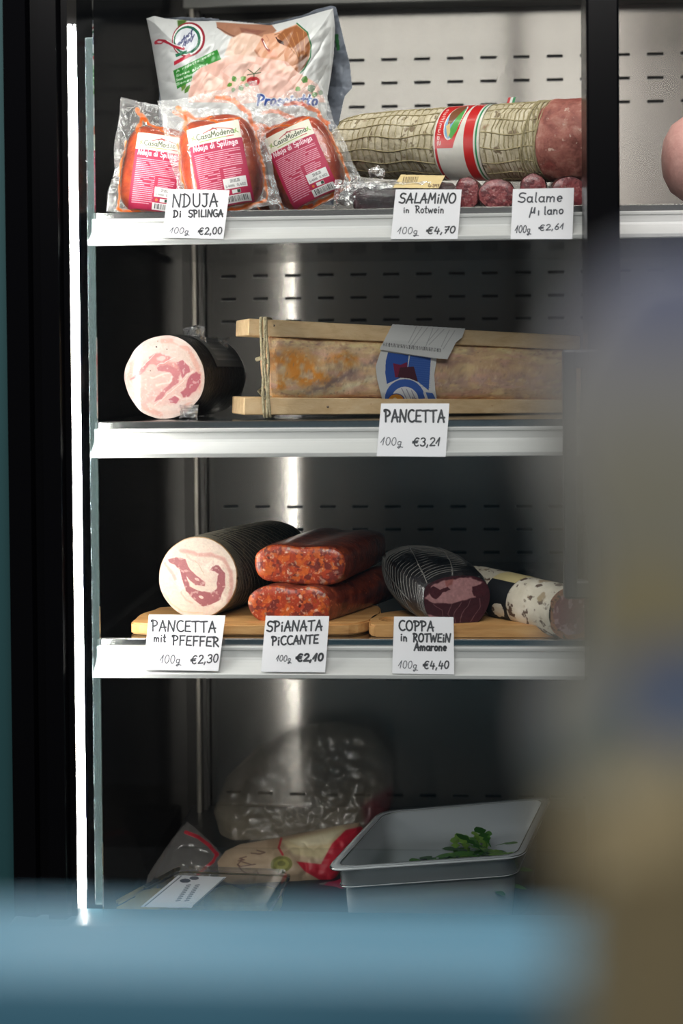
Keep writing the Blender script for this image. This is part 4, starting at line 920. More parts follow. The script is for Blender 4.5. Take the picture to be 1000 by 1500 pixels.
cv = Cv(205, 0, 520, 304, 1.0, (122, 128, 138)); e2 = np.clip(segdist(cv.X, cv.Y, ob2, True) / 40, 0, 1); cv.spots(24, .55, (96, 102, 112), .8, 5)
cv.poly([(488, 46), (494, 46), (497, 70), (492, 70)], (46, 100, 58)).line([(430, 30), (444, 26), (450, 22)], 2.4, (70, 96, 70), .8)
cv.cut(ob2); pts = plane_np(cv.X, cv.Y, Pb, nb_) - np.array(nb_) * (.004 + .03 * e2 + (fbm(cv.X, cv.Y, 20, 4) - .5) * .01)[..., None]
cv.mesh(pts, 'back_film', M['paint_print'], t)

# ------------------------------------------------------------------ upper shelf: vacuum packs
M['nduja'] = noisy('nduja_paste', [(.3, (146, 48, 24)), (.5, (196, 78, 36)), (.72, (226, 108, 48))], 60, .3, .6, .4, 120, spots=[(30, .62, (226, 96, 28), 'n'), (110, .17, (196, 120, 88), 'v')])
M['pack_film'] = film('vacuum_film', attr=True, gloss=.6, bump=.4, bscale=45., rough=.07)
def hs(x, y): return .024 * np.sqrt(np.clip(1 - np.abs(x / 47) ** 3.4 - np.abs((y - 92) / 59) ** 3.0, 0, 1))
def pack_pts(X_, Y_, h): return np.stack([X_ / 1000, -h, (155 - Y_) / 1000], -1)
def nduja_proto():
    t = thing('vacuum_pack', 'pack', 'food package', (0, 0, 0), 'vacuum packs of orange sausage paste')
    a, b = np.linspace(0, 1, 15), np.linspace(0, 2 * math.pi, 72, endpoint=False); rings = []
    for u in a:
        k = math.sin(u * math.pi / 2); q = []
        for th in b:
            c, s = math.cos(th), math.sin(th); rr = 1 / (abs(c) ** 3.4 + abs(s) ** 3.0) ** (1 / 3.2); x, y = 47 * rr * c * k, 92 + 59 * rr * s * k; q.append((x, y))
        q = np.array(q); h = np.maximum(hs(q[:, 0], q[:, 1]), 0); rings.append(pack_pts(q[:, 0], q[:, 1], h))
    back = rings[-1] * np.array([.96, 0, .96]) + np.array([0, .012, .003]); V, Fc = skin([back] + rings[::-1])
    obj('sausage_paste', bump_np(V, 45, .0022, 3), Fc, M['nduja'], t, local=True)
    cv = Cv(-64, 0, 64, 156, 1.1, (232, 232, 230)); cv.A[:] = .05
    outl = [(-60, 2), (-20, 5), (20, 3), (61, 0), (62, 30), (58, 60), (61, 90), (59, 120), (62, 154), (-58, 154), (-60, 130), (-55, 100), (-60, 70), (-59, 30)]
    dm = segdist(cv.X, cv.Y, outl, True); cv.A = np.where(hs(cv.X, cv.Y) > 0, .03, .16); cv.A = np.where(dm < 7, .30, cv.A)
    cv.warp(3, 10, 3)
    for P_, wd in (([(-38, 14), (-30, 24), (-34, 44), (-26, 60)], 5), ([(-30, 24), (-10, 38), (0, 34)], 5), ([(10, 12), (30, 18), (44, 40), (48, 60)], 6), ([(-4, 40), (6, 50), (30, 46)], 5), ([(-46, 60), (-48, 110), (-44, 148)], 3), ([(-44, 148), (0, 152), (44, 148)], 4), ([(47, 60), (48, 110), (46, 146)], 2.5)): cv.line(P_, wd, (232, 96, 22), .9, 2.5, a=.78)
    cv.cut(outl); h = np.maximum(hs(cv.X, cv.Y), .003 * np.clip(1 - dm / 30, 0, 1)) + .0016 + (fbm(cv.X, cv.Y, 13, 8) - .5) * np.where(hs(cv.X, cv.Y) > .008, .0012, .009)
    cv.mesh(pack_pts(cv.X, cv.Y, h), 'vacuum_film', M['pack_film'], t, local=True)
    cv = Cv(-31, 50, 31, 147, 3.0, (178, 34, 74))
    cv.poly([(-31, 50), (31, 50), (31, 73), (-31, 73)], (232, 228, 212))
    cv.text('CasaModena', -21, 23, 67, 66, 7, 1.0, (70, 84, 62)).line([(-12, 60), (-4, 57), (4, 56), (12, 58), (22, 61)], 1, (176, 52, 62)).line([(-4, 58), (0, 55), (4, 58)], 1.2, (160, 60, 60)).line([(-18, 70), (0, 69), (14, 69)], 1, (150, 178, 90)).line([(14, 69), (22, 69)], 1, (190, 80, 80))
    for x in (-24, 26): cv.line([(x, 61), (x - 2, 66)], 1.2, (140, 176, 90)).line([(x - 3, 62), (x + 2, 66)], 1, (140, 176, 90))
    cv.text('Nduja di Spilinga', -27, 25, 80, 80, 7, 1.1, (244, 226, 230))
    r = random.Random(5)
    for k in range(24):
        y = 85 + k * 2.4; x = -27; lim = 26 if k < 9 else -2
        while x < lim:
            l = r.uniform(2, 7)
            if r.random() > .1: cv.line([(x, y), (min(x + l, lim), y)], .95, (238, 196, 206), .85)
            x += l + 1
    for k in range(6):
        cv.line([(3, 108 + k * 2.4), (3 + r.uniform(12, 22), 108 + k * 2.4)], .95, (238, 196, 206), .85)
    cv.poly([(0, 119), (27, 119), (27, 131), (0, 131)], (226, 226, 224)).text('27.05.25', 8, 19, 124, 124, 3, .6, (110, 110, 110)).text('L-4116', 2, 12, 129, 129, 2.5, .5, (110, 110, 110)).text('0,452', 15, 25, 129, 129, 2.5, .5, (110, 110, 110))
    cv.ell(3.5, 134.5, 1.7, 1.7, (222, 120, 60)).poly([(8, 132.5), (18, 132.5), (18, 136.5), (8, 136.5)], (220, 226, 222)).poly([(14, 133), (17.5, 133), (17.5, 136.2), (14, 136.2)], (50, 76, 60))
    cv.poly([(-1, 138), (28, 138), (28, 146), (-1, 146)], (230, 230, 228)); x = 2
    while x < 25: l = r.uniform(.4, 1.1); cv.poly([(x, 139), (x + l, 139), (x + l, 144.5), (x, 144.5)], (70, 70, 72)); x += l + r.uniform(.4, 1.0)
    h = hs(cv.X, cv.Y) + .0045; cv.mesh(pack_pts(cv.X, cv.Y, h), 'product_label', M['paper_print'], t, local=True)
    return t
def pack_m(px, py, Y, lean, tilt, yaw, sc_=1.0, up=.0):
    p = at(px, py, Y)
    return Matrix.Translation((p.x, p.y, Z1 + .002 + up)) @ Matrix.Rotation(math.radians(yaw), 4, 'Z') @ Matrix.Rotation(math.radians(-tilt), 4, 'X') @ Matrix.Rotation(math.radians(lean), 4, 'Y') @ Matrix.Diagonal((sc_, sc_, sc_, 1))
pk = nduja_proto(); pk.matrix_world = pack_m(222, 303, .105, 8, 8, 10, 1.08); pk['label'] = 'leftmost vacuum pack of orange sausage paste, crimson label leaning right'
copy_tree(pk, pack_m(338, 303, .066, -11, 9, 2, 1.15), 'middle vacuum pack of orange sausage paste, directly behind the NDUJA card')
copy_tree(pk, pack_m(470, 303, .11, -24, 10, -8, 1.10, .014), 'rightmost labelled vacuum pack of orange sausage paste, leaning strongly left')
p4 = copy_tree(pk, pack_m(438, 303, .165, -25, 10, -6, 1.10, .014), 'vacuum pack of orange sausage paste half hidden behind the rightmost pack')
for ch in list(p4.children):
    if ch.name.startswith('product_label'): bpy.data.objects.remove(ch)

# ------------------------------------------------------------------ upper shelf: netted salami
t = thing('netted_salami', 'long thick netted salami with red, white and green band and peeled reddish end', 'salami', at(700, 262, .18))
ca, cb = at(560, 213, .25), at(840, 206, .10); axv = (cb - ca).normalized(); Lc = (cb - ca).length
if abs(axv.z) > .2: axv.z *= .5; axv.normalize()
e1 = Vector((0, 0, 1)) - axv * axv.z; e1.normalize(); e2 = axv.cross(e1)               # up, and away / towards
if e2.y > 0: e2 = -e2
def tpx(px):                                        # axial position that shows at a pixel column
    d = ray(px, 209); n_ = Vector((-axv.y, axv.x, 0)); s = (ca - CO).dot(n_) / d.dot(n_); return (CO + d * s - ca).dot(axv)
prof_px = [(488, .1), (492, .5), (500, .72), (514, .86), (535, .95), (560, 1.0), (640, 1.05), (700, 1.08), (760, 1.10), (808, 1.13)]
R0 = .0475; tt_ = [tpx(p) for p, _ in prof_px]; rr_ = [k * R0 for _, k in prof_px]
t_end = tt_[-1]
def rad(tv): return float(np.interp(tv, tt_, rr_))
def spt(tv, th, r): return ca + axv * tv + (e1 * math.cos(th) + e2 * math.sin(th)) * r
def revolve(ts, rs, n=72): return [[spt(a, 2 * math.pi * k / n, b) for k in range(n)] for a, b in zip(ts, rs)]
ts = np.r_[tt_[0], np.linspace(tt_[0] + .002, t_end, 190)]; V, Fc = skin(revolve(ts, [rad(a) - .0009 + .0016 * abs(math.sin(math.pi * (a - tt_[1] - .004) / .0105)) ** .6 * min(1, max(0, (a - tt_[1]) / .01)) for a in ts], 90))
V = bump_np(V, 70, .0010, 8)
obj('casing', V, Fc, noisy('white_green_mould', [(.3, (166, 154, 126)), (.5, (204, 193, 164)), (.75, (232, 224, 202))], 34, .8, 0, .5, 200, spots=[(70, .60, (132, 116, 92), 'n'), (26, .66, (152, 118, 92), 'n')]), t)
ts2 = [t_end - .004, t_end, t_end + .008, t_end + .03, t_end + .055, t_end + .07, t_end + .08, t_end + .085]; rs2 = [x * R0 for x in (1.0, 1.13, 1.17, 1.19, 1.17, 1.05, .7, .2)]
V, Fc = skin(revolve(ts2, rs2)); 
rr = revolve(np.interp(np.linspace(0, 7, 40), range(8), ts2), np.interp(np.linspace(0, 7, 40), range(8), rs2)); V, Fc = skin(rr)
obj('peeled_end', bump_np(V, 60, .002, 3), Fc, noisy('peeled_salami', [(.3, (118, 62, 54)), (.5, (164, 98, 86)), (.72, (196, 146, 130))], 40, .6, 0, .6, 160, spots=[(110, .64, (206, 172, 156), 'n'), (24, .62, (150, 74, 66), 'n')]), t)
cords = MB(); w_ = 0
tb0, tb1 = tpx(661), tpx(727)
tv = tt_[1] + .004
while tv < t_end - .002:
    if not (tb0 - .002 < tv < tb1 + .002):
        cords.add(*tube([spt(tv + .0022 * math.sin(3 * th + tv * 60) + (.002 * (abs(math.sin(th * 7)))), th, rad(tv) + .0003) for th in np.linspace(0, 2 * math.pi, 56, endpoint=False)], .00095, 4, closed=True))
    tv += .0105 if tv < tpx(740) else .0062
for k in range(17):
    th0 = k * 2 * math.pi / 17
    for lo, hi in ((tt_[1], tb0 - .002), (tb1 + .002, t_end)):
        cords.add(*tube([spt(a, th0 + .05 * math.sin(a * 70 + k), rad(a) + .0008) for a in np.linspace(lo, hi, 16)], .0010, 4))
for k in range(8):
    cords.add(*tube([spt(t_end - .018 + .003 * k + .004 * math.sin(th * 2 + k), th, rad(t_end - .01) + .0012) for th in np.linspace(0, 2 * math.pi, 48, endpoint=False)], .0010, 4, closed=True))
cords.build('netting', noisy('string_netting', [(.3, (146, 134, 100)), (.7, (188, 176, 136))], 260, .85, 0, .3, 500), t)
# paper band: u along the axis, v round the circumference from the top towards the viewer
BW = 66.0
cv = Cv(0, -40, BW, 240, 2.0, (226, 224, 214))
cv.poly([(2, -40), (5.5, -40), (5.5, 240), (2, 240)], (196, 36, 42)); cv.poly([(44, -40), (58, -40), (58, 240), (44, 240)], (206, 40, 40)).poly([(60.5, -40), (63, -40), (63, 240), (60.5, 240)], (34, 140, 84))
cv.poly([(4, 20), (12, 8), (26, 2), (41, 8), (41, 30), (36, 70), (28, 96), (5, 96)], (208, 44, 42))
cv.ell(25, 52, 11.5, 33, (232, 230, 220), 1, .12).ell(25, 52, 10, 31, (128, 176, 216), 1, .12)
cv.poly([(16, 40), (22, 24), (30, 18), (34, 30), (30, 46), (24, 60), (18, 66)], (132, 82, 54)).poly([(35, 30), (36, 50), (33, 72), (26, 84), (21, 76), (26, 58), (30, 44)], (86, 168, 80)).poly([(16, 64), (21, 60), (24, 74), (21, 82)], (224, 200, 140))
for P_ in text_strokes('Salumificio', 0, 62, 0, 0, 4.5, 0): cv.line([(6.0 + (-y), 92 - x) for x, y in P_], 1.0, (240, 234, 226))
for P_ in text_strokes('SALAME', 0, 40, 0, 0, 8, 0): cv.line([(47 + (-y), 22 - x) for x, y in P_], 1.3, (242, 238, 230))
cv.line([(6, 150), (44, 148)], .5, (206, 206, 200)).line([(22, 130), (23, 170)], .5, (206, 206, 200)).grain(.03, 6)
tv_ = tb0 + (tb1 - tb0) * cv.X / BW; th_ = cv.Y / 165 * math.pi
rad_ = np.interp(tv_, tt_, rr_) + .0014
pts = np.array(ca) + tv_[..., None] * np.array(axv) + (np.cos(th_)[..., None] * np.array(e1) + np.sin(th_)[..., None] * np.array(e2)) * rad_[..., None]
cv.mesh(pts, 'paper_band', M['paint_print'], t)
q0 = spt(tpx(735), -.12, rad(tpx(735)) + .001)
cvv = [q0 + Vector(v) for v in ((0, 0, 0), (.006, 0, 0), (.011, 0, .010), (.006, 0, .009))]
mb = MB()
for k, c0 in enumerate((0, .0035, .007)): mb.add([q0 + Vector((c0, 0, 0)), q0 + Vector((c0 + .0035, 0, 0)), q0 + Vector((c0 + .0065, .001, .011)), q0 + Vector((c0 + .003, .001, .0105)), q0 + Vector((c0, .0006, 0)), q0 + Vector((c0 + .0035, .0006, 0)), q0 + Vector((c0 + .0065, .0016, .011)), q0 + Vector((c0 + .003, .0016, .0105))], [[0, 1, 2, 3], [7, 6, 5, 4], [0, 4, 5, 1], [2, 6, 7, 3]], k)
mb.build('tricolour_tag', [plain('tag_red', (196, 40, 44)), plain('tag_white', (228, 228, 224)), plain('tag_green', (34, 134, 80))], t, smooth=False)

# ------------------------------------------------------------------ upper shelf: small salamis in front of the netted one
M['milano'] = noisy('small_salami_casing', [(.3, (96, 44, 44)), (.6, (136, 74, 70)), (.8, (176, 124, 116))], 60, .4, .3, .5, 140)
M['milano_cut'] = noisy('small_salami_cut', [(.3, (96, 34, 40)), (.6, (136, 58, 60))], 60, .3, .5, .2, 300, spots=[(150, .30, (206, 160, 152), 'v'), (90, .60, (178, 120, 114), 'n')])
def stick(label, cx, cy, rx, ry, Yc, deg, L):
    t = thing('small_salami', label, 'salami', at(cx, cy + ry, Yc), 'cut small salamis under the netted salami')
    n = -ydir(deg * .5); P = at(cx, cy, Yc); o_ = [(x + random.uniform(-.7, .7), y + random.uniform(-.7, .7)) for x, y in ellipse_px(cx, cy, rx, ry, 18)]
    rings, c = roll(o_, P, n, ydir(deg), [(0, .97), (.003, 1.0), (.03, 1.02), (L * .6, 1.0), (L * .9, .85), (L, .3)], 40)
    rings = [np.where(np.arange(3) == 2, np.maximum(r, Z1 + .001), r) for r in rings]
    V, Fc = skin(rings, caps=(False, True)); obj('casing', bump_np(V, 60, .001, cx), Fc, M['milano'], t)
    cv = Cv(cx - rx - 3, cy - ry - 3, cx + rx + 3, cy + ry + 3, 2.4, (128, 54, 58)); meat_paint(cv, int(cx), 40, (206, 158, 152), (158, 84, 84), (92, 36, 42), .9); q_ = resample(o_, 40); cv.cut(np.mean(q_, 0) + (q_ - np.mean(q_, 0)) * .97); dd = segdist(cv.X, cv.Y, q_, True)
    cv.mesh(plane_np(cv.X, cv.Y, P, n, .0005 + .002 * np.sin(np.clip(dd / 12, 0, 1) * math.pi / 2)), 'cut_face', printed('salami_face', .3, .4, .3, 300.), t)
    w0 = [np.mean(r, 0) + (np.array(r) - np.mean(r, 0)) * 1.04 for r in rings[:4]]
    V, Fc = skin(w0, caps=(False, False)); obj('cling_wrap', bump_np(V, 110, .0018, cx), Fc, M['wrap'], t)
stick('small cut salami right beside the SALAMiNO card', 684, 283, 19, 24, .075, 10, .16)
stick('small cut salami between the SALAMiNO card and the Salame Milano card', 728, 285, 28, 23, .06, 4, .18)
stick('small cut salami peeking out above the Salame Milano card', 781, 276, 20, 22, .085, 2, .16)
stick('small cut salami right of the Salame Milano card by the mullion', 834, 282, 26, 24, .07, -6, .18)
# hidden trays keep the big salami off the shelf: further small salamis at the back
t = thing('red_wine_salami', 'dark wine-red salami in crinkled clear wrap with beige barcode label', 'salami', at(590, 300, .05))
a, b = at(522, 283, .07), at(668, 282, .075); ax = (b - a); rings = []
Rw = .0208
for f, k in ((-.05, .2), (-.03, .6), (0, .86), (.06, .98), (.2, 1), (.5, 1.02), (.85, 1.0), (.97, .9), (1.0, .6), (1.01, .2)):
    c = a + ax * f; c.z = Z1 + .0008 + Rw
    rings.append([c + Vector((0, math.cos(u) * Rw * k, math.sin(u) * Rw * k)) for u in np.linspace(0, 2 * math.pi, 40, endpoint=False)])
V, Fc = skin(rings); obj('sausage', bump_np(V, 70, .0014, 5), Fc, noisy('dark_wine_casing', [(.3, (26, 12, 16)), (.55, (54, 22, 30)), (.8, (92, 44, 52))], 40, .32, .5, .5, 110), t)
w0 = [np.mean(r, 0) + (np.array(r) - np.mean(r, 0)) * 1.05 for r in rings[2:9]]; V, Fc = skin(w0, caps=(False, False)); obj('cling_wrap', bump_np(V, 120, .0022, 8), Fc, M['wrap'], t)
crumple('wrap_end', (490, 262), (530, 303), .062, t, 21, M['wrap_white'], .007)
crumple('wrap_knot', (538, 246), (560, 262), .075, t, 17, M['wrap_white'], .006)
crumple('wrap_seam', (520, 266), (640, 278), .048, t, 23, M['wrap_white'], .003, 22)
cv = Cv(574, 254, 654, 279, 3, (228, 204, 146)); r = random.Random(2); x = 590
while x < 612: l = r.uniform(.5, 1.5); cv.poly([(x + 1, 259), (x + l + 1, 259), (x + l - 1, 267), (x - 1, 267)], (110, 90, 60)); x += l + r.uniform(.6, 1.4)
cv.line([(584, 270), (622, 270)], .7, (180, 150, 100)).text('G-397', 627, 643, 274, 274, 4, 1, (90, 66, 46)).cut([(587, 255.5), (652, 257), (642, 276), (575, 275)])
pl = plane_np(cv.X, cv.Y, at(612, 266, .049), Vector((0, -.80, .6)).normalized()); cv.mesh(pl, 'barcode_label', M['paper_print'], t)

# ------------------------------------------------------------------ base: tub of rocket, bread bags, clear box
ZR = at(500, 1262, .06).z
cor = [Vector(atz(x, y, ZR)) for x, y in ((476, 1274), (766, 1254), (808, 1166), (556, 1188))]
t = thing('plastic_tub', 'translucent white rectangular tub half filled with green rocket leaves', 'container', ((cor[0] + cor[2]) / 2) - Vector((0, 0, ZR - ZD)))
def rr_loop(s, z, rad=.10, n=7):                    # rounded quadrilateral loop, inset by s metres, at height z
    c = sum(cor, Vector()) / 4; out = []
    for i in range(4):
        p = cor[i]; a = (cor[(i - 1) % 4] - p).normalized(); b = (cor[(i + 1) % 4] - p).normalized()
        p = p + (a + b) * s; r_ = max(.028 - s * .35, .012)
        for k in range(n + 1):
            f = k / n; out.append(p + a * r_ * (1 - f) ** 2 + b * r_ * f ** 2)
    return [(q.x, q.y, z) for q in out]
hgt = ZR - ZD - .001
loops = [(.024, 0), (.018, hgt * .62), (.0165, hgt * .775), (.012, hgt * .795), (.011, hgt * .955), (.002, hgt * .965), (0, hgt * .985), (.001, hgt), (.010, hgt), (.0125, hgt * .985), (.0135, hgt * .80), (.018, hgt * .78), (.0195, hgt * .62), (.026, .0025)]
V, Fc = skin([rr_loop(s, ZD + .001 + z) for s, z in loops], caps=(True, True))
M['tub'] = film('frosted_polypropylene', .42, (226, 232, 236), gloss=.5, bump=0, rough=.18, tint=(236, 242, 244))
obj('tub_body', V, Fc, M['tub'], t)
rimm = MB(); rimm.add(*tube(rr_loop(.001, ZR - .002), .0022, 6, closed=True)); rimm.add(*tube(rr_loop(.0115, ZD + hgt * .79), .0012, 5, closed=True)); rimm.add(*tube(rr_loop(.0115, ZR - .001), .0011, 5, closed=True))
rimm.build('rim', film('frosted_rim', .5, (226, 230, 232), gloss=.6, bump=0, rough=.2), t)
lf = MB(); r = random.Random(12); c0 = sum(cor, Vector()) / 4; ex = (cor[1] - cor[0]).normalized(); ey = Vector((-ex.y, ex.x, 0))
if ey.y < 0: ey = -ey
for k in range(260):
    u, v = r.uniform(-.075, .075), r.uniform(-.08, .085); hz = ZR - .075 + .062 * math.exp(-((u - .05) / .05) ** 2 - ((v + .02) / .09) ** 2) * r.uniform(.5, 1.0) - .012 * r.random()
    p = Vector((c0.x, c0.y, hz)) + ex * u + ey * v; a = r.uniform(0, 6.28); up = r.uniform(-.1, .7)
    d = Vector((math.cos(a), math.sin(a), up)).normalized(); s = d.cross(Vector((0, 0, 1))).normalized(); nn_ = s.cross(d); Lf = r.uniform(.03, .055); Wf = Lf * r.uniform(.10, .2)
    L_, R__ = [], []
    for i, (f, ww) in enumerate(((0, .12), (.2, .15), (.32, .8), (.40, .3), (.52, 1.1), (.60, .45), (.74, 1.2), (.9, .8), (1, .05))):
        q = p + d * (Lf * f) + nn_ * (-.012 * f * f); L_.append(q + s * Wf * ww); R__.append(q - s * Wf * ww)
    n_ = len(L_); lf.add(L_ + R__, [[i, i + 1, n_ + i + 1, n_ + i] for i in range(n_ - 1)], k % 3)
lv = lf.build('rocket_leaves', [plain('leaf_green', (66, 112, 36), .45), plain('leaf_dark', (42, 84, 30), .45), plain('leaf_light', (110, 148, 58), .45)], None, smooth=False)
prop(lv, 'loose green rocket leaves heaped inside the translucent tub', 'salad leaves', kind='stuff')
bot = MB(); 
# bread bags: pillows with a printed front; outlines lie on a tilted plane
def pillow(t, outline, P, n, bulge, paint, name, mat, res=1.2, wr=.01, seed=3):
    xs_ = [p[0] for p in outline]; ys_ = [p[1] for p in outline]
    cv = Cv(min(xs_) - 2, min(ys_) - 2, max(xs_) + 2, max(ys_) + 2, res, (200, 180, 150)); paint(cv); cv.cut(outline)
    e = np.clip(segdist(cv.X, cv.Y, outline, True) / 34, 0, 1); h = bulge * np.sqrt(np.sin(e * math.pi / 2)) + (np.abs(fbm(cv.X, cv.Y, 30, seed) - .5)) * wr * 2 * np.clip(e * 2, 0, 1)
    return cv.mesh(plane_np(cv.X, cv.Y, P, n, h), name, mat, t)
M['bag_print'] = printed('glossy_bag_print', .45, 0, .05, 40.)
t = thing('bread_bag', 'beige bread bag with red end and green seal lying before the steel wall', 'food package', Vector((*at(420, 1290, .42).xy, ZD)))
P_ = at(420, 1260, .40); n_ = Vector((.05, -.72, .69)).normalized()
def pa_(cv):
    cv.C[:] = (180, 156, 130); cv.spots(40, .55, (160, 136, 110), .7, 4)
    cv.poly([(412, 1232), (450, 1222), (500, 1210), (520, 1222), (470, 1258), (430, 1252)], (206, 190, 150), .9, 5); cv.poly([(425, 1232), (470, 1222), (500, 1216), (480, 1236), (440, 1240)], (232, 222, 190), .8, 4)
    cv.line([(412, 1228), (408, 1242), (414, 1252)], 3, (176, 40, 48)); cv.poly([(486, 1236), (506, 1216), (530, 1210), (534, 1222), (512, 1250), (488, 1292), (470, 1290), (446, 1276), (434, 1262), (470, 1266)], (188, 34, 52), 1, 1.5)
    cv.ell(412, 1266, 16, 12, (126, 122, 66), 1, -.1).ell(412, 1266, 11, 8, (160, 156, 88), .9, -.1).ell(412, 1265, 6, 4, (110, 106, 58), .8)
    [cv.line(q4(L, 320, 1220, 7.14), 1.7, (96, 66, 58), .85) for L in ([(385, 328), (230, 352), (198, 332), (230, 298), (335, 330)], [(198, 332), (240, 390), (305, 432)], [(205, 292), (270, 282), (220, 268), (290, 248)], [(340, 212), (430, 222), (486, 205), (400, 182)], [(360, 412), (398, 398), (420, 432), (368, 432)])]
pillow(t, [(318, 1262), (330, 1246), (352, 1236), (400, 1228), (450, 1218), (500, 1208), (526, 1204), (534, 1216), (520, 1244), (500, 1276), (488, 1294), (466, 1294), (420, 1300), (380, 1308), (340, 1318), (322, 1304)], P_, n_, .028, pa_, 'bag_front', M['bag_print'])
M['bag_film'] = film('clear_bag_film', .10, (214, 208, 200), gloss=.8, bump=.8, bscale=50.)
def pf_(cv): cv.C[:] = (206, 200, 196); cv.A[:] = .16; cv.line([(272, 1219), (290, 1226), (306, 1238), (318, 1252)], 6, (176, 40, 52), .95, 1.5, a=.9); cv.line([(290, 1280), (312, 1262), (318, 1250)], 5, (176, 40, 52), .95, 1.5, a=.9)
pillow(t, [(274, 1203), (290, 1216), (312, 1236), (326, 1252), (322, 1290), (290, 1300), (240, 1302), (205, 1300), (226, 1266), (252, 1228)], P_ - n_ * .01, n_, .012, pf_, 'clear_bag_end', film('bag_end_film', attr=True, gloss=.8, bump=.7, bscale=45.))
t = thing('bread_bag', 'second bag underneath, green print and crimson end beside the tub', 'food package', Vector((*at(440, 1320, .36).xy, ZD)))
def pb2(cv): cv.C[:] = (120, 122, 112); cv.poly([(456, 1310), (480, 1292), (512, 1280), (520, 1330), (480, 1334)], (150, 36, 66), 1, 2); cv.ell(430, 1302, 24, 14, (84, 96, 66), .9)
pillow(t, [(340, 1318), (400, 1304), (450, 1296), (490, 1290), (516, 1280), (522, 1320), (510, 1345), (440, 1350), (360, 1350)], at(440, 1310, .34), n_, .02, pb2, 'bag_front', M['bag_print'])
t = thing('bag_reflection', 'hazy crinkled sheet added as the bread bag reflection in the steel back wall', 'food package', Vector((*at(470, 1200, .55).xy, ZD)))  # added sheet standing in for a blurred bag reflection in the wall
def pt_(cv): cv.C[:] = (206, 188, 160); cv.A[:] = .12; cv.spots(34, .52, (222, 206, 180), .8, 6); cv.A = .05 + .16 * fbm(cv.X, cv.Y, 40, 2) + .22 * np.clip((cv.Y - 1140) / 80, 0, 1); cv.poly([(530, 1180), (575, 1150), (580, 1200), (540, 1240)], (140, 40, 50), .8, 10, a=.5)  # warm patches and red corner paint the mirrored bag
pillow(t, [(312, 1190), (330, 1140), (380, 1090), (440, 1062), (500, 1056), (548, 1070), (576, 1110), (580, 1160), (560, 1220), (520, 1260), (420, 1260), (330, 1250)], at(460, 1180, .60), Vector((0, -.93, .36)).normalized(), .03, pt_, 'reflection_sheet', film('reflection_film', attr=True, gloss=.5, bump=.7, bscale=22., rough=.2), 1.0, .012, 8)
# clear box with a white label
t = thing('clear_food_box', 'low clear plastic box with white printed label in the left corner', 'container', Vector((*at(260, 1330, .22).xy, ZD)))
ZX = at(260, 1300, .20).z
cb_ = [Vector(atz(x, y, ZX)) for x, y in ((150, 1326), (392, 1330), (426, 1272), (262, 1266))]
def bl(u, v, z): p = cb_[0] * (1 - u) * (1 - v) + cb_[1] * u * (1 - v) + cb_[2] * u * v + cb_[3] * (1 - u) * v; return Vector((p.x, p.y, z))
def lp4(s, z): 
    return [bl(.5 + (u - .5) * (1 - s), .5 + (v - .5) * (1 - s), z) for u, v in ((0, .08), (.02, .02), (.08, 0), (.92, 0), (.98, .02), (1, .08), (1, .92), (.98, .98), (.92, 1), (.08, 1), (.02, .98), (0, .92))]
V, Fc = skin([lp4(.10, ZD + .001), lp4(.03, ZX - .012), lp4(-.02, ZX - .011), lp4(-.02, ZX - .008), lp4(.03, ZX - .007), lp4(.05, ZX), lp4(.2, ZX + .001)], caps=(True, True)); obj('clear_box', V, Fc, film('clear_pet', .06, (220, 226, 228), gloss=.9, bump=.2, bscale=20.), t, smooth=False)
for k, (u, v) in enumerate(((.3, .55), (.62, .5), (.85, .55), (.15, .4))):
    p = bl(u, v, (ZX + ZD) / 2); V = []
    bm = bmesh.new(); bmesh.ops.create_icosphere(bm, subdivisions=3, radius=1); bm.verts.index_update()
    V = [p + Vector((q.co.x * .035, q.co.y * .03, q.co.z * (ZX - ZD) * .44)) for q in bm.verts]; Fc = [[q.index for q in f.verts] for f in bm.faces]; bm.free()
    prop(obj('cheese_portion', bump_np(V, 40, .006, k), Fc, noisy('cheese_%d' % k, [(.3, (196, 176, 84)), (.7, (222, 210, 140))] if k % 3 else [(.3, (200, 170, 60)), (.7, (226, 206, 110))], 30, .5)), ('yellow cheese portion left of the label in the clear box', 'pale cheese portion under the label in the clear box', 'yellow cheese portion right of the label in the clear box', 'pale cheese portion at the left end of the clear box')[k], 'cheese', 'cheese portions in the clear box')
cv = Cv(200, 1270, 404, 1340, 2.2, (216, 218, 222)); A = lambda L: q4(L, 140, 1180, 2.632)
Q = A([(318, 268), (506, 275), (370, 395), (170, 392)])
cv.line(A([(330, 272), (190, 388)]), 1.2, (70, 76, 90)).line(A([(495, 280), (375, 388)]), 1.2, (70, 76, 90)).ell(*A([(345, 290)])[0], 8, 3, (60, 66, 80)).ell(*A([(380, 280)])[0], 7, 2.6, (80, 84, 96))
for k in range(2):
    a0, a1 = A([(350 + k * 34, 308)])[0], A([(310 + k * 34, 368)])[0]
    for j in range(9):
        x, y = a0[0] + (a1[0] - a0[0]) * j / 8, a0[1] + (a1[1] - a0[1]) * j / 8; cv.line([(x, y), (x + 6, y - 1)], 1.5, (84, 88, 102), .85)
cv.poly(A([(440, 340), (470, 350), (430, 380), (410, 372)]), (206, 168, 172), .8, 1)
cv.cut(Q); n2 = Vector((0, 0, 1)); pl = plane_np(cv.X, cv.Y, Vector((0, 0, ZX + .0025)), n2); cv.mesh(pl, 'product_label', M['paper_print'], t)
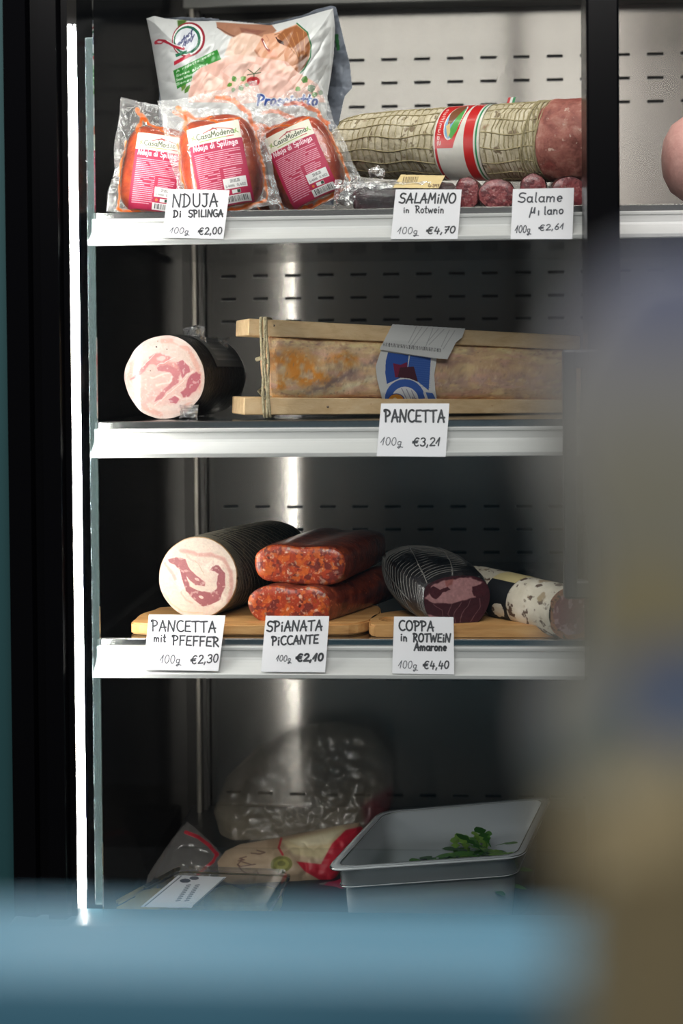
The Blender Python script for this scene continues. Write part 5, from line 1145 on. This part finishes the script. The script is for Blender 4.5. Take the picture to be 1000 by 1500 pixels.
# ------------------------------------------------------------------ right bay: sausage end
t = thing('mortadella', 'pale pink rounded mortadella end behind the glass at the right edge', 'cured meat', at(1005, 300, .1))
p = at(1018, 232, .16); rings = [[p + Vector((f, 0, 0)) + Vector((0, math.cos(u) * .056 * k, math.sin(u) * .062 * k)) for u in np.linspace(0, 2 * math.pi, 40, endpoint=False)] for f, k in ((-.045, .15), (-.042, .45), (-.032, .75), (-.015, .94), (.01, 1), (.15, 1.0), (.2, .9), (.22, .3))]
V, Fc = skin(rings); obj('mortadella_body', bump_np(V, 20, .001), Fc, noisy('mortadella_pink', [(.3, (196, 146, 138)), (.7, (216, 172, 162))], 20, .5), t)

# ------------------------------------------------------------------ foreground: blue counter with goods close to the lens
tc = thing('blue_counter', 'blurred light blue counter edge in front of the refrigerator', 'counter', (0, -D + .27, 0))
M['blue'] = plain('light_blue_counter', (74, 120, 142), .5); M['blue_front'] = plain('teal_counter_side', (70, 112, 122), .5)
zt = at(500, 1322, -D + .30).z
mb = MB(); obj('counter_edge', *box(-.5, .5, -D + .262, -D + .300, 0, zt, .003), M['blue'], tc, smooth=False)
zs = H - .20
obj('counter_top', *box(-.5, .5, -D + .12, -D + .261, zs - .03, zs, .003), M['blue_front'], tc, smooth=False)
obj('counter_body', *box(-.5, .5, -D + .14, -D + .261, 0, zs - .031), M['blue_front'], tc, smooth=False)

def pouch(name, label, outline, z, depth, paint, base, mat):
    Yp_ = -D + z; P = at(900, 700, Yp_); n = Vector((0, -1, 0)); zb_ = zs + .0008
    t = thing(name, label, 'package', (at(930, 700, Yp_).x, Yp_, zs))
    o = resample([tuple(at(x, y, Yp_))[::2] for x, y in outline], 80); cxy = o.mean(0)
    rings = []
    for k, (f, s) in enumerate(((0, .93), (.15, .98), (.5, 1.0), (.85, .98), (1, .93))):
        q = cxy + (o - cxy) * s; rings.append([(x, Yp_ + depth * f, max(zz, zb_)) for x, zz in q])
    V, Fc = skin(rings); obj('bag_back', V, Fc, base, t)
    xs_ = [p[0] for p in outline]; ys_ = [p[1] for p in outline]; cv = Cv(min(xs_), min(ys_), max(xs_), max(ys_), .2, (120, 120, 118)); paint(cv); cv.cut(np.array(outline))
    cv.mesh(plane_np(cv.X, cv.Y, P - Vector((0, .0006, 0)), n), 'printed_front', mat, t); return t
def pp(cv):
    Y = cv.Y; st = [(360, (112, 118, 138)), (470, (122, 124, 140)), (560, (134, 134, 132)), (680, (130, 129, 122)), (800, (122, 120, 106)), (930, (112, 112, 100)), (1030, (104, 112, 116)), (1120, (98, 110, 110)), (1180, (80, 80, 62)), (1300, (104, 98, 74))]
    for k in range(3): cv.C[..., k] = np.interp(Y, [a for a, _ in st], [c[k] * 1.12 for _, c in st])
    cv.ell(955, 900, 45, 60, (158, 140, 82), .9, 0, 20).ell(985, 1010, 60, 60, (66, 92, 146), .95, 0, 20).ell(885, 1040, 34, 52, (152, 146, 122), .9, 0, 14).ell(985, 430, 60, 60, (110, 120, 152), .8, 0, 30).ell(960, 690, 40, 50, (138, 134, 104), .8, 0, 30)
pouch('printed_pouch', 'blurred grey pouch with blue and olive patches at the right edge, close to the lens', [(884, 420), (930, 372), (1080, 362), (1120, 700), (1120, 1300), (1060, 1500), (1040, 2300), (900, 2300), (880, 1500), (850, 1250), (806, 1150), (812, 1060), (848, 990), (856, 900), (850, 780), (812, 700), (800, 600), (836, 500)], .165, .025, pp, plain('grey_pouch', (118, 118, 116), .6), printed('pouch_print', .6))
def pk2(cv): cv.C[:] = (128, 116, 86); cv.spots(90, .55, (118, 104, 74), .7, 5)
pouch('kraft_bag', 'blurred tan paper bag in the lower right corner, close to the lens', [(842, 1275), (880, 1235), (960, 1225), (1080, 1230), (1090, 2450), (850, 2450), (850, 1500), (858, 1330)], .135, .022, pk2, plain('kraft_paper', (128, 116, 86), .8), printed('kraft_print', .8))
